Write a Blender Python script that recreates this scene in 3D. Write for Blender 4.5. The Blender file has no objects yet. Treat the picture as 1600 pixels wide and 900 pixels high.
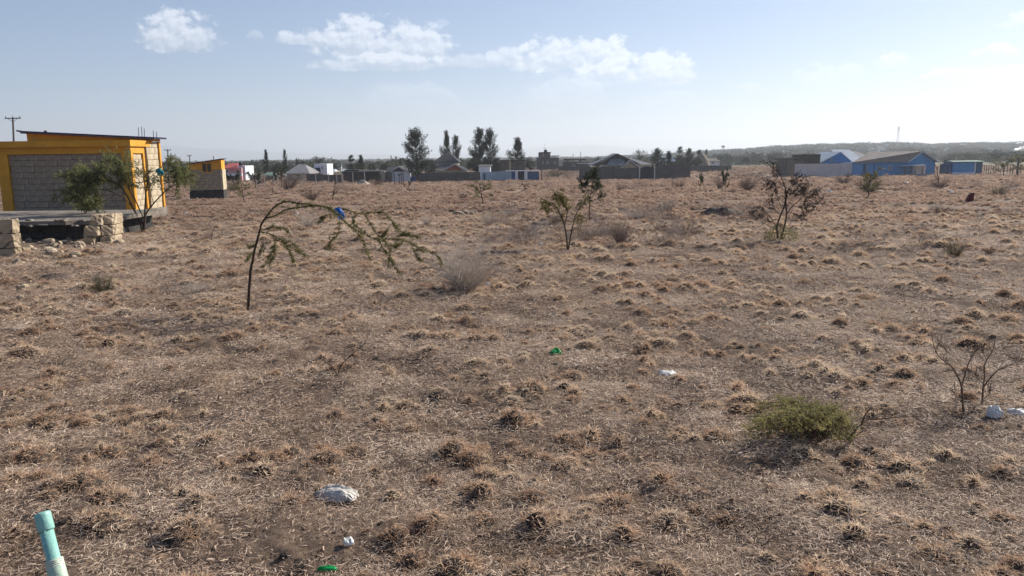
import bpy, math, random
import numpy as np
from mathutils import Vector, Matrix, Euler

R = math.radians
sc = bpy.context.scene
COL = sc.collection

# ------------------------------------------------------------------ camera
CAM_Z, F_PX, PITCH, ROLL = 1.7, 1200.0, 9.7, 0.7
cam_d = bpy.data.cameras.new("camera"); cam = bpy.data.objects.new("camera", cam_d); COL.objects.link(cam)
cam_d.sensor_width = 36; cam_d.lens = 36 * F_PX / 1600; cam_d.clip_start = 0.05; cam_d.clip_end = 60000
CM = Matrix.Rotation(R(90 - PITCH), 3, 'X') @ Matrix.Rotation(R(-ROLL), 3, 'Z')
cam.matrix_world = Matrix.Translation((0, 0, CAM_Z)) @ CM.to_4x4()
sc.camera = cam

# ------------------------------------------------------------------ light
SUN_AZ, SUN_EL = 52.0, 30.0       # degrees right of the view, above the horizon
sd = Vector((math.sin(R(SUN_AZ)) * math.cos(R(SUN_EL)), math.cos(R(SUN_AZ)) * math.cos(R(SUN_EL)), math.sin(R(SUN_EL))))
sun_d = bpy.data.lights.new("sun", 'SUN'); sun_d.energy = 5.0; sun_d.angle = R(0.6); sun_d.color = (1, .93, .82)
sun = bpy.data.objects.new("sun", sun_d); COL.objects.link(sun)
sun.rotation_euler = sd.to_track_quat('Z', 'Y').to_euler()
sc.view_settings.view_transform = 'Standard'; sc.view_settings.look = 'None'
sc.view_settings.exposure = 0.74; sc.view_settings.gamma = 1.0; sc.view_settings.use_curve_mapping = False

def pdir(px, py):
    return (CM @ Vector(((px - 800) / F_PX, (450 - py) / F_PX, -1))).normalized()

# ------------------------------------------------------------------ world: sky and clouds
SKY_STR = 0.070
world = bpy.data.worlds.new("World"); sc.world = world; world.use_nodes = True
wt = world.node_tree; wn = wt.nodes; wl = wt.links
for n in list(wn): wn.remove(n)
w_out = wn.new('ShaderNodeOutputWorld'); w_bg = wn.new('ShaderNodeBackground'); w_bg.inputs[1].default_value = SKY_STR
wl.new(w_bg.outputs[0], w_out.inputs[0])
sky = wn.new('ShaderNodeTexSky'); sky.sky_type = 'NISHITA'; sky.sun_disc = False
sky.sun_elevation = R(SUN_EL); sky.sun_rotation = R(SUN_AZ); sky.altitude = 1500
sky.air_density = 1.0; sky.dust_density = 1.3; sky.ozone_density = 2.0

# gamma compresses the sky's highlights, flattening the glow round the sun
sg = wn.new('ShaderNodeGamma'); sg.inputs[1].default_value = .74; wl.new(sky.outputs[0], sg.inputs[0])
sm = wn.new('ShaderNodeMix'); sm.data_type = 'RGBA'; sm.blend_type = 'MULTIPLY'; sm.inputs[0].default_value = 1; wl.new(sg.outputs[0], sm.inputs[6]); sm.inputs[7].default_value = (1.20, 1.34, 1.58, 1)
SKYC = sm.outputs[2]
def wmath(op, a, b=None, c=None, clamp=False):
    n = wn.new('ShaderNodeMath'); n.operation = op; n.use_clamp = clamp
    for i, v in enumerate((a, b, c)):
        if v is None: continue
        if isinstance(v, (int, float)): n.inputs[i].default_value = v
        else: wl.new(v, n.inputs[i])
    return n.outputs[0]
tc = wn.new('ShaderNodeTexCoord'); sx = wn.new('ShaderNodeSeparateXYZ'); wl.new(tc.outputs['Generated'], sx.inputs[0])
AZ = wmath('MULTIPLY', wmath('ARCTAN2', sx.outputs[0], sx.outputs[1]), 57.2958)
EL = wmath('MULTIPLY', wmath('ARCSINE', sx.outputs[2]), 57.2958)
def wnoise(du, dv, scale, detail, seed, stretch=1.25, rough=.62):
    c = wn.new('ShaderNodeCombineXYZ')
    wl.new(wmath('ADD', AZ, du), c.inputs[0]); wl.new(wmath('MULTIPLY', wmath('ADD', EL, dv), stretch), c.inputs[1])
    c.inputs[2].default_value = seed
    n = wn.new('ShaderNodeTexNoise'); n.inputs['Scale'].default_value = scale; n.inputs['Detail'].default_value = detail
    n.inputs['Roughness'].default_value = rough; wl.new(c.outputs[0], n.inputs['Vector']); return n.outputs[0]
N1 = wnoise(0, 0, .62, 8, 3.1)
N2 = wnoise(.2, .3, .62, 8, 3.1)
N3 = wnoise(0, 0, .35, 3, 9.4)
clouds = [(278, 68, 62, 44, 1), (505, 66, 62, 20, .9), (575, 82, 72, 50, 1), (655, 84, 52, 46, 1), (595, 104, 95, 20, .7),
          (730, 102, 50, 16, .55), (795, 96, 36, 22, .8), (860, 100, 62, 36, 1), (940, 102, 62, 40, 1), (1035, 120, 55, 38, .95), (975, 124, 90, 28, .55),
          (640, 164, 80, 32, .28), (880, 160, 62, 42, .36), (1040, 164, 56, 18, .2),
          (1290, 124, 55, 24, .35), (1392, 100, 28, 16, .7), (1485, 122, 45, 18, .5), (1565, 118, 50, 14, .5), (1555, 84, 42, 14, .6), (1590, 38, 34, 18, .6),
          (398, 58, 11, 9, .35), (688, 38, 14, 8, .3), (240, 150, 12, 8, .15), (1172, 140, 22, 10, .25)]
alpha = None; toph = None
for (cx, cb, hw, hh, s) in clouds:
    d0 = pdir(cx, cb); d1 = pdir(cx + hw, cb); d2 = pdir(cx, cb - hh)
    az = lambda d: math.degrees(math.atan2(d.x, d.y)); el = lambda d: math.degrees(math.asin(d.z))
    w = abs(az(d1) - az(d0)) * 1.22; h = abs(el(d2) - el(d0)) * 1.25
    u = wmath('DIVIDE', wmath('SUBTRACT', AZ, az(d0)), w)
    v = wmath('SUBTRACT', EL, el(d0))
    hv = wmath('DIVIDE', v, h)
    v = wmath('MAXIMUM', hv, wmath('DIVIDE', v, -h * .3))
    dd = wmath('SUBTRACT', 1.0, wmath('ADD', wmath('MULTIPLY', u, u), wmath('MULTIPLY', v, v)))
    dd = wmath('ADD', dd, wmath('MULTIPLY', wmath('SUBTRACT', N1, .5), 2.9))
    a = wmath('MULTIPLY', wmath('MULTIPLY', wmath('SUBTRACT', dd, .08), 2.4, clamp=True), s)
    hh_ = wmath('MULTIPLY', wmath('MULTIPLY', wmath('SUBTRACT', dd, .08), 4, clamp=True), wmath('ADD', hv, .1), clamp=True); toph = hh_ if toph is None else wmath('MAXIMUM', toph, hh_)
    alpha = a if alpha is None else wmath('MAXIMUM', alpha, a)
shade = wmath('ADD', wmath('MULTIPLY', wmath('SUBTRACT', N1, N2), 3.6), wmath('ADD', .18, wmath('MULTIPLY', toph, 1.0)), clamp=True)
# cloud tops near white, bases grey-blue: their sun and shade are coloured in
cr = wn.new('ShaderNodeMix'); cr.data_type = 'RGBA'
wl.new(shade, cr.inputs[0]); cr.inputs[6].default_value = (2.5, 2.8, 3.2, 1); cr.inputs[7].default_value = (6.0, 5.9, 5.8, 1)
ad = wn.new('ShaderNodeMix'); ad.data_type = 'RGBA'; ad.blend_type = 'ADD'; ad.inputs[0].default_value = .55; wl.new(cr.outputs[2], ad.inputs[6]); wl.new(SKYC, ad.inputs[7])
mx = wn.new('ShaderNodeMix'); mx.data_type = 'RGBA'
wl.new(wmath('MULTIPLY', alpha, .9), mx.inputs[0]); wl.new(SKYC, mx.inputs[6]); wl.new(ad.outputs[2], mx.inputs[7])
wl.new(mx.outputs[2], w_bg.inputs[0])

# ------------------------------------------------------------------ numeric helpers
def _hash(ix, iy, s):
    n = (ix.astype(np.int64) * 374761393 + iy.astype(np.int64) * 668265263 + s * 974711) & 0x7fffffff
    n = ((n ^ (n >> 13)) * 1274126177) & 0x7fffffff
    return ((n ^ (n >> 16)) & 0xffff) / 65535.0
def vnoise(x, y, s=0):
    x = np.asarray(x, float); y = np.asarray(y, float)
    ix = np.floor(x); iy = np.floor(y); fx = x - ix; fy = y - iy
    fx = fx * fx * (3 - 2 * fx); fy = fy * fy * (3 - 2 * fy)
    a = _hash(ix, iy, s); b = _hash(ix + 1, iy, s); c = _hash(ix, iy + 1, s); d = _hash(ix + 1, iy + 1, s)
    return (a + (b - a) * fx) * (1 - fy) + (c + (d - c) * fx) * fy
def fbm(x, y, s=0, o=3):
    t = 0; a = .5
    for k in range(o): t = t + a * vnoise(x * 2 ** k, y * 2 ** k, s + k); a *= .5
    return t
def smooth(e0, e1, x):
    t = np.clip((x - e0) / (e1 - e0), 0, 1); return t * t * (3 - 2 * t)
def base_z(x, y):
    yy = np.maximum(y, -40)
    z = -0.018 * np.minimum(yy, 130) + 0.006 * np.clip(yy - 130, 0, 90) - 0.009 * np.clip(yy - 225, 0, 400)
    r = np.hypot(x, y); az = np.degrees(np.arctan2(x, y))
    # long low rise on the right, far off
    rise = smooth(450, 1250, r) * (1 - smooth(1900, 3200, r) * .6) * smooth(8, 21, az) * (1 - smooth(75, 110, az))
    z = z + rise * (12.5 + 3 * (vnoise(az * .35, r * .001, 5) - .5))
    return z
def gz(x, y):
    x = np.asarray(x, float); y = np.asarray(y, float); r = np.hypot(x, y)
    z = base_z(x, y)
    near = 1 - smooth(40, 160, r)
    z = z + (.16 * (fbm(x * .35, y * .35, 11) - .44)) * smooth(1, 6, r)
    z = z + near * .075 * (vnoise(x * 2.1, y * 2.1, 21) - .5)
    z = z + (1 - smooth(14, 40, r)) * (.05 * (vnoise(x * 5.3, y * 5.3, 31) - .5) + .035 * (vnoise(x * 12, y * 12, 41) - .5))
    return z
def g(x, y): return float(gz(x, y))
def W(px, py, D):
    d = pdir(px, py); t = D / d.y
    return Vector((d.x * t, D, CAM_Z + d.z * t))
def P(px, py):
    """the spot on the ground seen at a pixel"""
    d = pdir(px, py); lo, hi = .5, 400.
    f = lambda D: CAM_Z + d.z * D / d.y - float(base_z(d.x * D / d.y, D))
    for _ in range(50):
        m = (lo + hi) / 2
        if f(m) > 0: lo = m
        else: hi = m
    x, y = d.x * lo / d.y, lo
    return Vector((x, y, g(x, y)))

# ------------------------------------------------------------------ objects
def tag(o, label=None, cat=None, group=None, kind=None):
    if label: o['label'] = label
    if cat: o['category'] = cat
    if group: o['group'] = group
    if kind: o['kind'] = kind
    return o
def empty(name, loc, label=None, cat=None, group=None):
    o = bpy.data.objects.new(name, None); COL.objects.link(o); o.location = loc; o.empty_display_size = .2
    o.matrix_world = Matrix.Translation(loc)
    return tag(o, label, cat, group)
def origin_of(o):
    v = Vector(o.location)
    while o.parent: o = o.parent; v = v + Vector(o.location)
    return v

class G:
    """collects geometry given in world coordinates"""
    def __init__(s): s.v = []; s.f = []; s.mi = []; s.m = 0
    def quad(s, a, b, c, d):
        n = len(s.v); s.v += [tuple(a), tuple(b), tuple(c), tuple(d)]; s.f.append((n, n + 1, n + 2, n + 3)); s.mi.append(s.m)
    def tri(s, a, b, c):
        n = len(s.v); s.v += [tuple(a), tuple(b), tuple(c)]; s.f.append((n, n + 1, n + 2)); s.mi.append(s.m)
    def add(s, vs, fs):
        n = len(s.v); s.v += [tuple(v) for v in vs]
        for f in fs: s.f.append(tuple(i + n for i in f)); s.mi.append(s.m)
        return s
    def hexa(s, p):      # 8 points: bottom ring 0-3, top ring 4-7
        s.add(p, [(3, 2, 1, 0), (4, 5, 6, 7), (0, 1, 5, 4), (1, 2, 6, 5), (2, 3, 7, 6), (3, 0, 4, 7)])
        return s
    def box(s, x0, x1, y0, y1, z0, z1):
        return s.hexa([(x0, y0, z0), (x1, y0, z0), (x1, y1, z0), (x0, y1, z0), (x0, y0, z1), (x1, y0, z1), (x1, y1, z1), (x0, y1, z1)])
    def tube(s, pts, rad, k=5, cap=True):
        pts = [Vector(p) for p in pts]; n0 = len(s.v); N = len(pts)
        t = (pts[1] - pts[0]).normalized(); a = t.orthogonal().normalized()
        for i, p in enumerate(pts):
            if i: 
                t2 = (pts[min(i + 1, N - 1)] - pts[i - 1]).normalized()
                a = (a - t2 * a.dot(t2)); a = a.normalized() if a.length > 1e-6 else t2.orthogonal().normalized(); t = t2
            b = t.cross(a); r = rad[i] if hasattr(rad, '__len__') else rad
            for j in range(k):
                q = 2 * math.pi * j / k
                s.v.append(tuple(p + (a * math.cos(q) + b * math.sin(q)) * r))
        for i in range(N - 1):
            for j in range(k):
                x = n0 + i * k + j; y = n0 + i * k + (j + 1) % k
                s.f.append((x, y, y + k, x + k)); s.mi.append(s.m)
        if cap:
            s.f.append(tuple(n0 + j for j in range(k))[::-1]); s.mi.append(s.m)
            s.f.append(tuple(n0 + (N - 1) * k + j for j in range(k))); s.mi.append(s.m)
        return s
    def sheet(s, a, b, c, d, th=.03):
        """slab under the quad a b c d (given counter-clockwise seen from above)"""
        a, b, c, d = map(Vector, (a, b, c, d)); n = (b - a).cross(d - a).normalized() * th
        return s.hexa([a - n, b - n, c - n, d - n, a, b, c, d])
    def leaf(s, p, d, L, w, rnd):
        d = Vector(d).normalized(); q = d.cross(Vector((rnd.uniform(-1, 1), rnd.uniform(-1, 1), rnd.uniform(-1, 1))))
        if q.length < 1e-4: q = d.orthogonal()
        q = q.normalized() * w * .5
        p = Vector(p); m = p + d * L * .5; e = p + d * L
        s.quad(p, m - q, e, m + q)
    def mesh(s, name, mats, org=(0, 0, 0), smooth_=False):
        me = bpy.data.meshes.new(name); o = Vector(org)
        me.from_pydata([(x - o.x, y - o.y, z - o.z) for x, y, z in s.v], [], s.f)
        for m in (mats if isinstance(mats, (list, tuple)) else [mats]): me.materials.append(m)
        if isinstance(mats, (list, tuple)) and len(mats) > 1: me.polygons.foreach_set('material_index', s.mi)
        if smooth_: me.polygons.foreach_set('use_smooth', [True] * len(me.polygons))
        me.update(); return me
    def build(s, name, mats, parent=None, org=None, smooth_=False):
        if parent is not None: org_w = Vector(org) if org is not None else origin_of(parent)
        else: org_w = Vector(org) if org is not None else Vector((0, 0, 0))
        o = bpy.data.objects.new(name, s.mesh(name, mats, org_w, smooth_)); COL.objects.link(o)
        if parent is not None:
            o.parent = parent; o.location = org_w - origin_of(parent)
        else: o.location = org_w
        return o

# ------------------------------------------------------------------ materials
MATS = {}
def mat(name, c1, c2=None, scale=3.0, rough=.85, bump=0.0, bscale=None, detail=6, spec=.2, metal=0, coord='Object', rampp=(.35, .65), transl=0, extra=None, dirt=None):
    if name in MATS: return MATS[name]
    m = bpy.data.materials.new(name); m.use_nodes = True; nt = m.node_tree; N = nt.nodes; L = nt.links
    b = N['Principled BSDF']; b.inputs['Roughness'].default_value = rough; b.inputs['Specular IOR Level'].default_value = spec
    b.inputs['Metallic'].default_value = metal
    t = N.new('ShaderNodeTexCoord')
    n = N.new('ShaderNodeTexNoise'); n.inputs['Scale'].default_value = scale; n.inputs['Detail'].default_value = detail; n.inputs['Roughness'].default_value = .65
    L.new(t.outputs[coord], n.inputs['Vector'])
    r = N.new('ShaderNodeValToRGB'); r.color_ramp.elements[0].position = rampp[0]; r.color_ramp.elements[1].position = rampp[1]
    c2 = c2 or tuple(x * .75 for x in c1)
    r.color_ramp.elements[0].color = (*c2, 1); r.color_ramp.elements[1].color = (*c1, 1)
    L.new(n.outputs[0], r.inputs[0]); out = r.outputs[0]
    if dirt:
        n3 = N.new('ShaderNodeTexNoise'); n3.inputs['Scale'].default_value = dirt[1]; n3.inputs['Detail'].default_value = 8; n3.inputs['Roughness'].default_value = .75
        L.new(t.outputs[coord], n3.inputs['Vector'])
        r3 = N.new('ShaderNodeValToRGB'); r3.color_ramp.elements[0].position = dirt[2]; r3.color_ramp.elements[1].position = dirt[2] + .15
        L.new(n3.outputs[0], r3.inputs[0])
        mx = N.new('ShaderNodeMix'); mx.data_type = 'RGBA'; L.new(r3.outputs[0], mx.inputs[0]); L.new(out, mx.inputs[6]); mx.inputs[7].default_value = (*dirt[0], 1); out = mx.outputs[2]
    L.new(out, b.inputs['Base Color'])
    if bump:
        n2 = N.new('ShaderNodeTexNoise'); n2.inputs['Scale'].default_value = bscale or scale * 6; n2.inputs['Detail'].default_value = 6
        L.new(t.outputs[coord], n2.inputs['Vector'])
        bb = N.new('ShaderNodeBump'); bb.inputs['Strength'].default_value = bump; bb.inputs['Distance'].default_value = .02
        L.new(n2.outputs[0], bb.inputs['Height']); L.new(bb.outputs[0], b.inputs['Normal'])
    if transl:
        tr = N.new('ShaderNodeBsdfTranslucent'); L.new(out, tr.inputs[0]); ms = N.new('ShaderNodeMixShader'); ms.inputs[0].default_value = transl
        L.new(b.outputs[0], ms.inputs[1]); L.new(tr.outputs[0], ms.inputs[2]); L.new(ms.outputs[0], N['Material Output'].inputs[0])
    MATS[name] = m; return m

def grass_mat(name, ramp, patch_scale=.5, transl=.3, pw=.55, tint=None):
    m = bpy.data.materials.new(name); m.use_nodes = True; nt = m.node_tree; N = nt.nodes; L = nt.links
    b = N['Principled BSDF']; b.inputs['Roughness'].default_value = .75; b.inputs['Specular IOR Level'].default_value = .25
    a = N.new('ShaderNodeAttribute'); a.attribute_name = 'rnd'
    ge = N.new('ShaderNodeNewGeometry'); n = N.new('ShaderNodeTexNoise'); n.inputs['Scale'].default_value = patch_scale; n.inputs['Detail'].default_value = 5
    L.new(ge.outputs['Position'], n.inputs['Vector'])
    oi = N.new('ShaderNodeObjectInfo')
    def ma(op, x, y):
        q = N.new('ShaderNodeMath'); q.operation = op
        for i, v in enumerate((x, y)):
            if isinstance(v, (int, float)): q.inputs[i].default_value = v
            else: L.new(v, q.inputs[i])
        return q.outputs[0]
    f = ma('ADD', ma('MULTIPLY', ma('SUBTRACT', n.outputs[0], .5), pw * 2.6), ma('MULTIPLY', ma('SUBTRACT', a.outputs['Fac'], .5), .75))
    f = ma('ADD', f, ma('ADD', .5, ma('MULTIPLY', ma('SUBTRACT', oi.outputs['Random'], .5), .6)))
    r = N.new('ShaderNodeValToRGB'); cr = r.color_ramp
    while len(cr.elements) < len(ramp): cr.elements.new(.5)
    for e, (p, c) in zip(cr.elements, ramp): e.position = p; e.color = (*c, 1)
    L.new(f, r.inputs[0])
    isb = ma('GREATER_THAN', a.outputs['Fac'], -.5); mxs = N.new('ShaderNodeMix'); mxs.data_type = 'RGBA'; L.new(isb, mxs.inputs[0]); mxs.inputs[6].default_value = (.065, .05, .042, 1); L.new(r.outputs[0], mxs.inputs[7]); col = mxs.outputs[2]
    L.new(col, b.inputs['Base Color'])
    tr = N.new('ShaderNodeBsdfTranslucent'); L.new(col, tr.inputs[0]); ms = N.new('ShaderNodeMixShader'); ms.inputs[0].default_value = transl
    L.new(b.outputs[0], ms.inputs[1]); L.new(tr.outputs[0], ms.inputs[2]); L.new(ms.outputs[0], N['Material Output'].inputs[0])
    MATS[name] = m; return m

def wall_mat(name, c1, c2, kind='block', mortar=None, sx_=.45, sy_=.23, rough=.9):
    """courses or corrugation too far away to tell apart"""
    m = bpy.data.materials.new(name); m.use_nodes = True; nt = m.node_tree; N = nt.nodes; L = nt.links
    b = N['Principled BSDF']; b.inputs['Roughness'].default_value = rough; b.inputs['Specular IOR Level'].default_value = .2
    t = N.new('ShaderNodeTexCoord'); s = N.new('ShaderNodeSeparateXYZ'); L.new(t.outputs['Object'], s.inputs[0])
    ad = N.new('ShaderNodeMath'); ad.operation = 'ADD'; L.new(s.outputs[0], ad.inputs[0]); L.new(s.outputs[1], ad.inputs[1])
    c = N.new('ShaderNodeCombineXYZ'); L.new(ad.outputs[0], c.inputs[0]); L.new(s.outputs[2], c.inputs[1])
    n = N.new('ShaderNodeTexNoise'); n.inputs['Scale'].default_value = .9; n.inputs['Detail'].default_value = 7; n.inputs['Roughness'].default_value = .7
    L.new(t.outputs['Object'], n.inputs['Vector'])
    r = N.new('ShaderNodeValToRGB'); r.color_ramp.elements[0].position = .3; r.color_ramp.elements[1].position = .7
    r.color_ramp.elements[0].color = (*c2, 1); r.color_ramp.elements[1].color = (*c1, 1); L.new(n.outputs[0], r.inputs[0])
    bb = N.new('ShaderNodeBump'); bb.inputs['Distance'].default_value = .02; bb.inputs['Strength'].default_value = .6
    if kind == 'block':
        k = N.new('ShaderNodeTexBrick'); k.inputs['Scale'].default_value = 1; k.inputs['Brick Width'].default_value = sx_; k.inputs['Row Height'].default_value = sy_
        k.inputs['Mortar Size'].default_value = .018; L.new(c.outputs[0], k.inputs['Vector']); L.new(r.outputs[0], k.inputs['Color1'])
        mm = N.new('ShaderNodeMix'); mm.data_type = 'RGBA'; mm.inputs[0].default_value = .35; L.new(r.outputs[0], mm.inputs[6]); mm.inputs[7].default_value = (*c2, 1)
        L.new(mm.outputs[2], k.inputs['Color2']); k.inputs['Mortar'].default_value = (*(mortar or tuple(x * .6 for x in c2)), 1)
        L.new(k.outputs['Color'], b.inputs['Base Color']); inv = N.new('ShaderNodeMath'); inv.operation = 'SUBTRACT'; inv.inputs[0].default_value = 1; L.new(k.outputs['Fac'], inv.inputs[1])
        L.new(inv.outputs[0], bb.inputs['Height'])
    else:
        w = N.new('ShaderNodeTexWave'); w.inputs['Scale'].default_value = 1.6; w.inputs['Distortion'].default_value = 0; L.new(c.outputs[0], w.inputs['Vector'])
        L.new(r.outputs[0], b.inputs['Base Color']); L.new(w.outputs[1], bb.inputs['Height'])
    L.new(bb.outputs[0], b.inputs['Normal']); MATS[name] = m; return m

bark = mat('bark', (.085, .06, .045), (.035, .025, .02), 30, .9, .5)
bark_brown = mat('bark_brown', (.20, .13, .09), (.09, .06, .045), 25, .9, .4)
twig_grey = mat('twig_grey', (.30, .26, .22), (.16, .13, .11), 20, .9)
acacia_leaf = mat('acacia_leaf', (.21, .21, .09), (.11, .12, .05), 2.5, .7, transl=.55)
dark_leaf = mat('dark_leaf', (.06, .08, .035), (.03, .042, .02), 2, .7, transl=.25)
olive_leaf = mat('olive_leaf', (.22, .205, .08), (.12, .115, .045), 3, .7, transl=.3)
lime_leaf = mat('lime_leaf', (.33, .29, .11), (.12, .115, .05), 4, .7, transl=.4)
yellow_leaf = mat('yellow_leaf', (.20, .17, .045), (.09, .08, .03), 3, .7, transl=.35)
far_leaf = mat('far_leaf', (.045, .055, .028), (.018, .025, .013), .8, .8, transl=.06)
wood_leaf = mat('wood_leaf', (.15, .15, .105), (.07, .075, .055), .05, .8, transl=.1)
brown_leaf = mat('brown_leaf', (.07, .05, .038), (.03, .022, .018), 5, .8, transl=.15)
pale_stone = mat('pale_stone', (.48, .385, .27), (.27, .21, .145), 3, .9, .9, 16, dirt=((.13, .10, .075), 5, .56))
rock_mat = mat('rock', (.42, .33, .25), (.22, .17, .13), 8, .9, .8, 30)
dark_and_shaded_rock = mat('dark_and_shaded_rock', (.07, .06, .055), (.03, .027, .025), 8, .9, .8, 30)
def add_cracks(m, scale, col):
    nt = m.node_tree; N = nt.nodes; L = nt.links; b = N['Principled BSDF']; src = b.inputs['Base Color'].links[0].from_socket
    t = N.new('ShaderNodeTexCoord'); n = N.new('ShaderNodeTexNoise'); n.inputs['Scale'].default_value = 3; L.new(t.outputs['Object'], n.inputs['Vector'])
    av = N.new('ShaderNodeVectorMath'); av.operation = 'ADD'; L.new(t.outputs['Object'], av.inputs[0]); sc3 = N.new('ShaderNodeVectorMath'); sc3.operation = 'SCALE'; sc3.inputs[3].default_value = .3; L.new(n.outputs[1], sc3.inputs[0]); L.new(sc3.outputs[0], av.inputs[1])
    v = N.new('ShaderNodeTexVoronoi'); v.feature = 'DISTANCE_TO_EDGE'; v.inputs['Scale'].default_value = scale; L.new(av.outputs[0], v.inputs['Vector'])
    r = N.new('ShaderNodeValToRGB'); r.color_ramp.elements[0].position = .012; r.color_ramp.elements[1].position = .05; r.color_ramp.elements[0].color = (0, 0, 0, 1); L.new(v.outputs[0], r.inputs[0])
    x = N.new('ShaderNodeMix'); x.data_type = 'RGBA'; L.new(r.outputs[0], x.inputs[0]); x.inputs[6].default_value = (*col, 1); L.new(src, x.inputs[7]); L.new(x.outputs[2], b.inputs['Base Color'])
add_cracks(pale_stone, 1.7, (.12, .09, .06))
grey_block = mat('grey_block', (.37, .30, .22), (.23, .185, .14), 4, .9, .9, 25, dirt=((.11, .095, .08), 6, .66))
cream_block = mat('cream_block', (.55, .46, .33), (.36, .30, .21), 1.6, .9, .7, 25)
mortar = mat('mortar', (.15, .135, .11), (.10, .09, .075), 9, .95, .5)
mortar_pale = mat('mortar_pale', (.30, .26, .19), (.22, .18, .13), 9, .95, .5)
concrete = mat('concrete', (.25, .215, .18), (.14, .12, .10), 2.2, .9, .5, 20, dirt=((.07, .06, .05), 3, .55))
dark_and_shaded_concrete = mat('dark_and_shaded_concrete', (.06, .057, .055), (.03, .028, .028), 2.5, .9, .5, 20)
ochre = mat('ochre_paint', (.68, .33, .035), (.56, .26, .03), 2, .7, .15, 30, dirt=((.42, .23, .06), 2.2, .58))
navy = mat('navy_sheet', (.035, .035, .10), (.02, .02, .05), 3, .55)
steel = mat('rusty_steel', (.20, .14, .11), (.10, .07, .06), 20, .7, metal=.3)
pole_wood = mat('pole_wood', (.13, .11, .10), (.07, .06, .055), 6, .9)
glass = mat('window_glass', (.02, .024, .03), (.012, .014, .018), 3, .15, spec=.6)
white_plastic = mat('white_plastic', (.78, .78, .76), (.55, .55, .54), 10, .45, .3, transl=.2)
grey_fabric = mat('grey_fabric', (.55, .52, .47), (.30, .28, .26), 12, .7, .3)
blue_plastic = mat('blue_plastic', (.005, .16, .55), (.003, .08, .34), 10, .4, .2, transl=.3)
teal_plastic = mat('teal_plastic', (.02, .28, .30), (.01, .14, .17), 10, .4, .2, transl=.3)
green_plastic = mat('green_plastic', (.01, .40, .10), (.005, .22, .05), 10, .4, .2, transl=.2)
pvc = mat('pvc', (.27, .52, .46), (.22, .44, .39), 9, .42, .15, 60, spec=.4, dirt=((.42, .40, .30), 14, .66))
pvc_pale = mat('pvc_pale', (.42, .55, .42), (.35, .46, .36), 9, .5, .2, 60, spec=.4, dirt=((.5, .46, .34), 14, .55))

# ------------------------------------------------------------------ ground
def soil_material():
    m = bpy.data.materials.new('dry_field'); m.use_nodes = True; nt = m.node_tree; N = nt.nodes; L = nt.links
    b = N['Principled BSDF']; b.inputs['Roughness'].default_value = .95; b.inputs['Specular IOR Level'].default_value = .1
    ge = N.new('ShaderNodeNewGeometry')
    def noise(s, d=6, rough=.6, st=None):
        n = N.new('ShaderNodeTexNoise'); n.inputs['Scale'].default_value = s; n.inputs['Detail'].default_value = d; n.inputs['Roughness'].default_value = rough
        if st:
            mp = N.new('ShaderNodeMapping'); mp.inputs['Scale'].default_value = st; L.new(ge.outputs['Position'], mp.inputs[0]); L.new(mp.outputs[0], n.inputs['Vector'])
        else: L.new(ge.outputs['Position'], n.inputs['Vector'])
        return n.outputs[0]
    def ramp(f, els):
        r = N.new('ShaderNodeValToRGB'); cr = r.color_ramp
        while len(cr.elements) < len(els): cr.elements.new(.5)
        for e, (p, c) in zip(cr.elements, els): e.position = p; e.color = (*c, 1)
        L.new(f, r.inputs[0]); return r.outputs[0]
    def mix(f, a, b_):
        x = N.new('ShaderNodeMix'); x.data_type = 'RGBA'; L.new(f, x.inputs[0])
        for v, i in ((a, 6), (b_, 7)):
            if isinstance(v, tuple): x.inputs[i].default_value = (*v, 1)
            else: L.new(v, x.inputs[i])
        return x.outputs[2]
    soil = ramp(noise(16, 12, .85), [(.3, (.065, .045, .034)), (.5, (.16, .112, .082)), (.68, (.33, .235, .17))])
    straw = ramp(noise(1.3, 9, .75), [(.3, (.19, .13, .095)), (.5, (.31, .215, .16)), (.7, (.41, .29, .215))])
    cover = N.new('ShaderNodeMath'); cover.operation = 'ADD'
    d = N.new('ShaderNodeVectorMath'); d.operation = 'LENGTH'; L.new(ge.outputs['Position'], d.inputs[0])
    mr = N.new('ShaderNodeMapRange'); mr.inputs[1].default_value = 14; mr.inputs[2].default_value = 80; mr.inputs[3].default_value = -.06; mr.inputs[4].default_value = .16
    L.new(d.outputs['Value'], mr.inputs[0]); L.new(mr.outputs[0], cover.inputs[0]); L.new(noise(3.4, 10, .8), cover.inputs[1])
    cr = N.new('ShaderNodeValToRGB'); cr.color_ramp.elements[0].position = .5; cr.color_ramp.elements[1].position = .68; L.new(cover.outputs[0], cr.inputs[0])
    c = mix(cr.outputs[0], soil, straw)
    # broad greyer and greener places
    c = mix(ramp(noise(.07, 4, .6), [(.48, (0, 0, 0)), (.62, (.5, .5, .5))]), c, (.25, .18, .125))
    # far plain, dull green brown with scrub
    mr2 = N.new('ShaderNodeMapRange'); mr2.inputs[1].default_value = 150; mr2.inputs[2].default_value = 260; L.new(d.outputs['Value'], mr2.inputs[0])
    far = ramp(noise(.02, 8, .7), [(.35, (.085, .085, .055)), (.55, (.15, .14, .09)), (.7, (.30, .24, .16))])
    c = mix(mr2.outputs[0], c, far)
    L.new(c, b.inputs['Base Color'])
    bb = N.new('ShaderNodeBump'); bb.inputs['Strength'].default_value = .9; bb.inputs['Distance'].default_value = .05
    L.new(noise(14, 9, .75), bb.inputs['Height']); L.new(bb.outputs[0], b.inputs['Normal'])
    return m
field_mat = soil_material()

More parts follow.
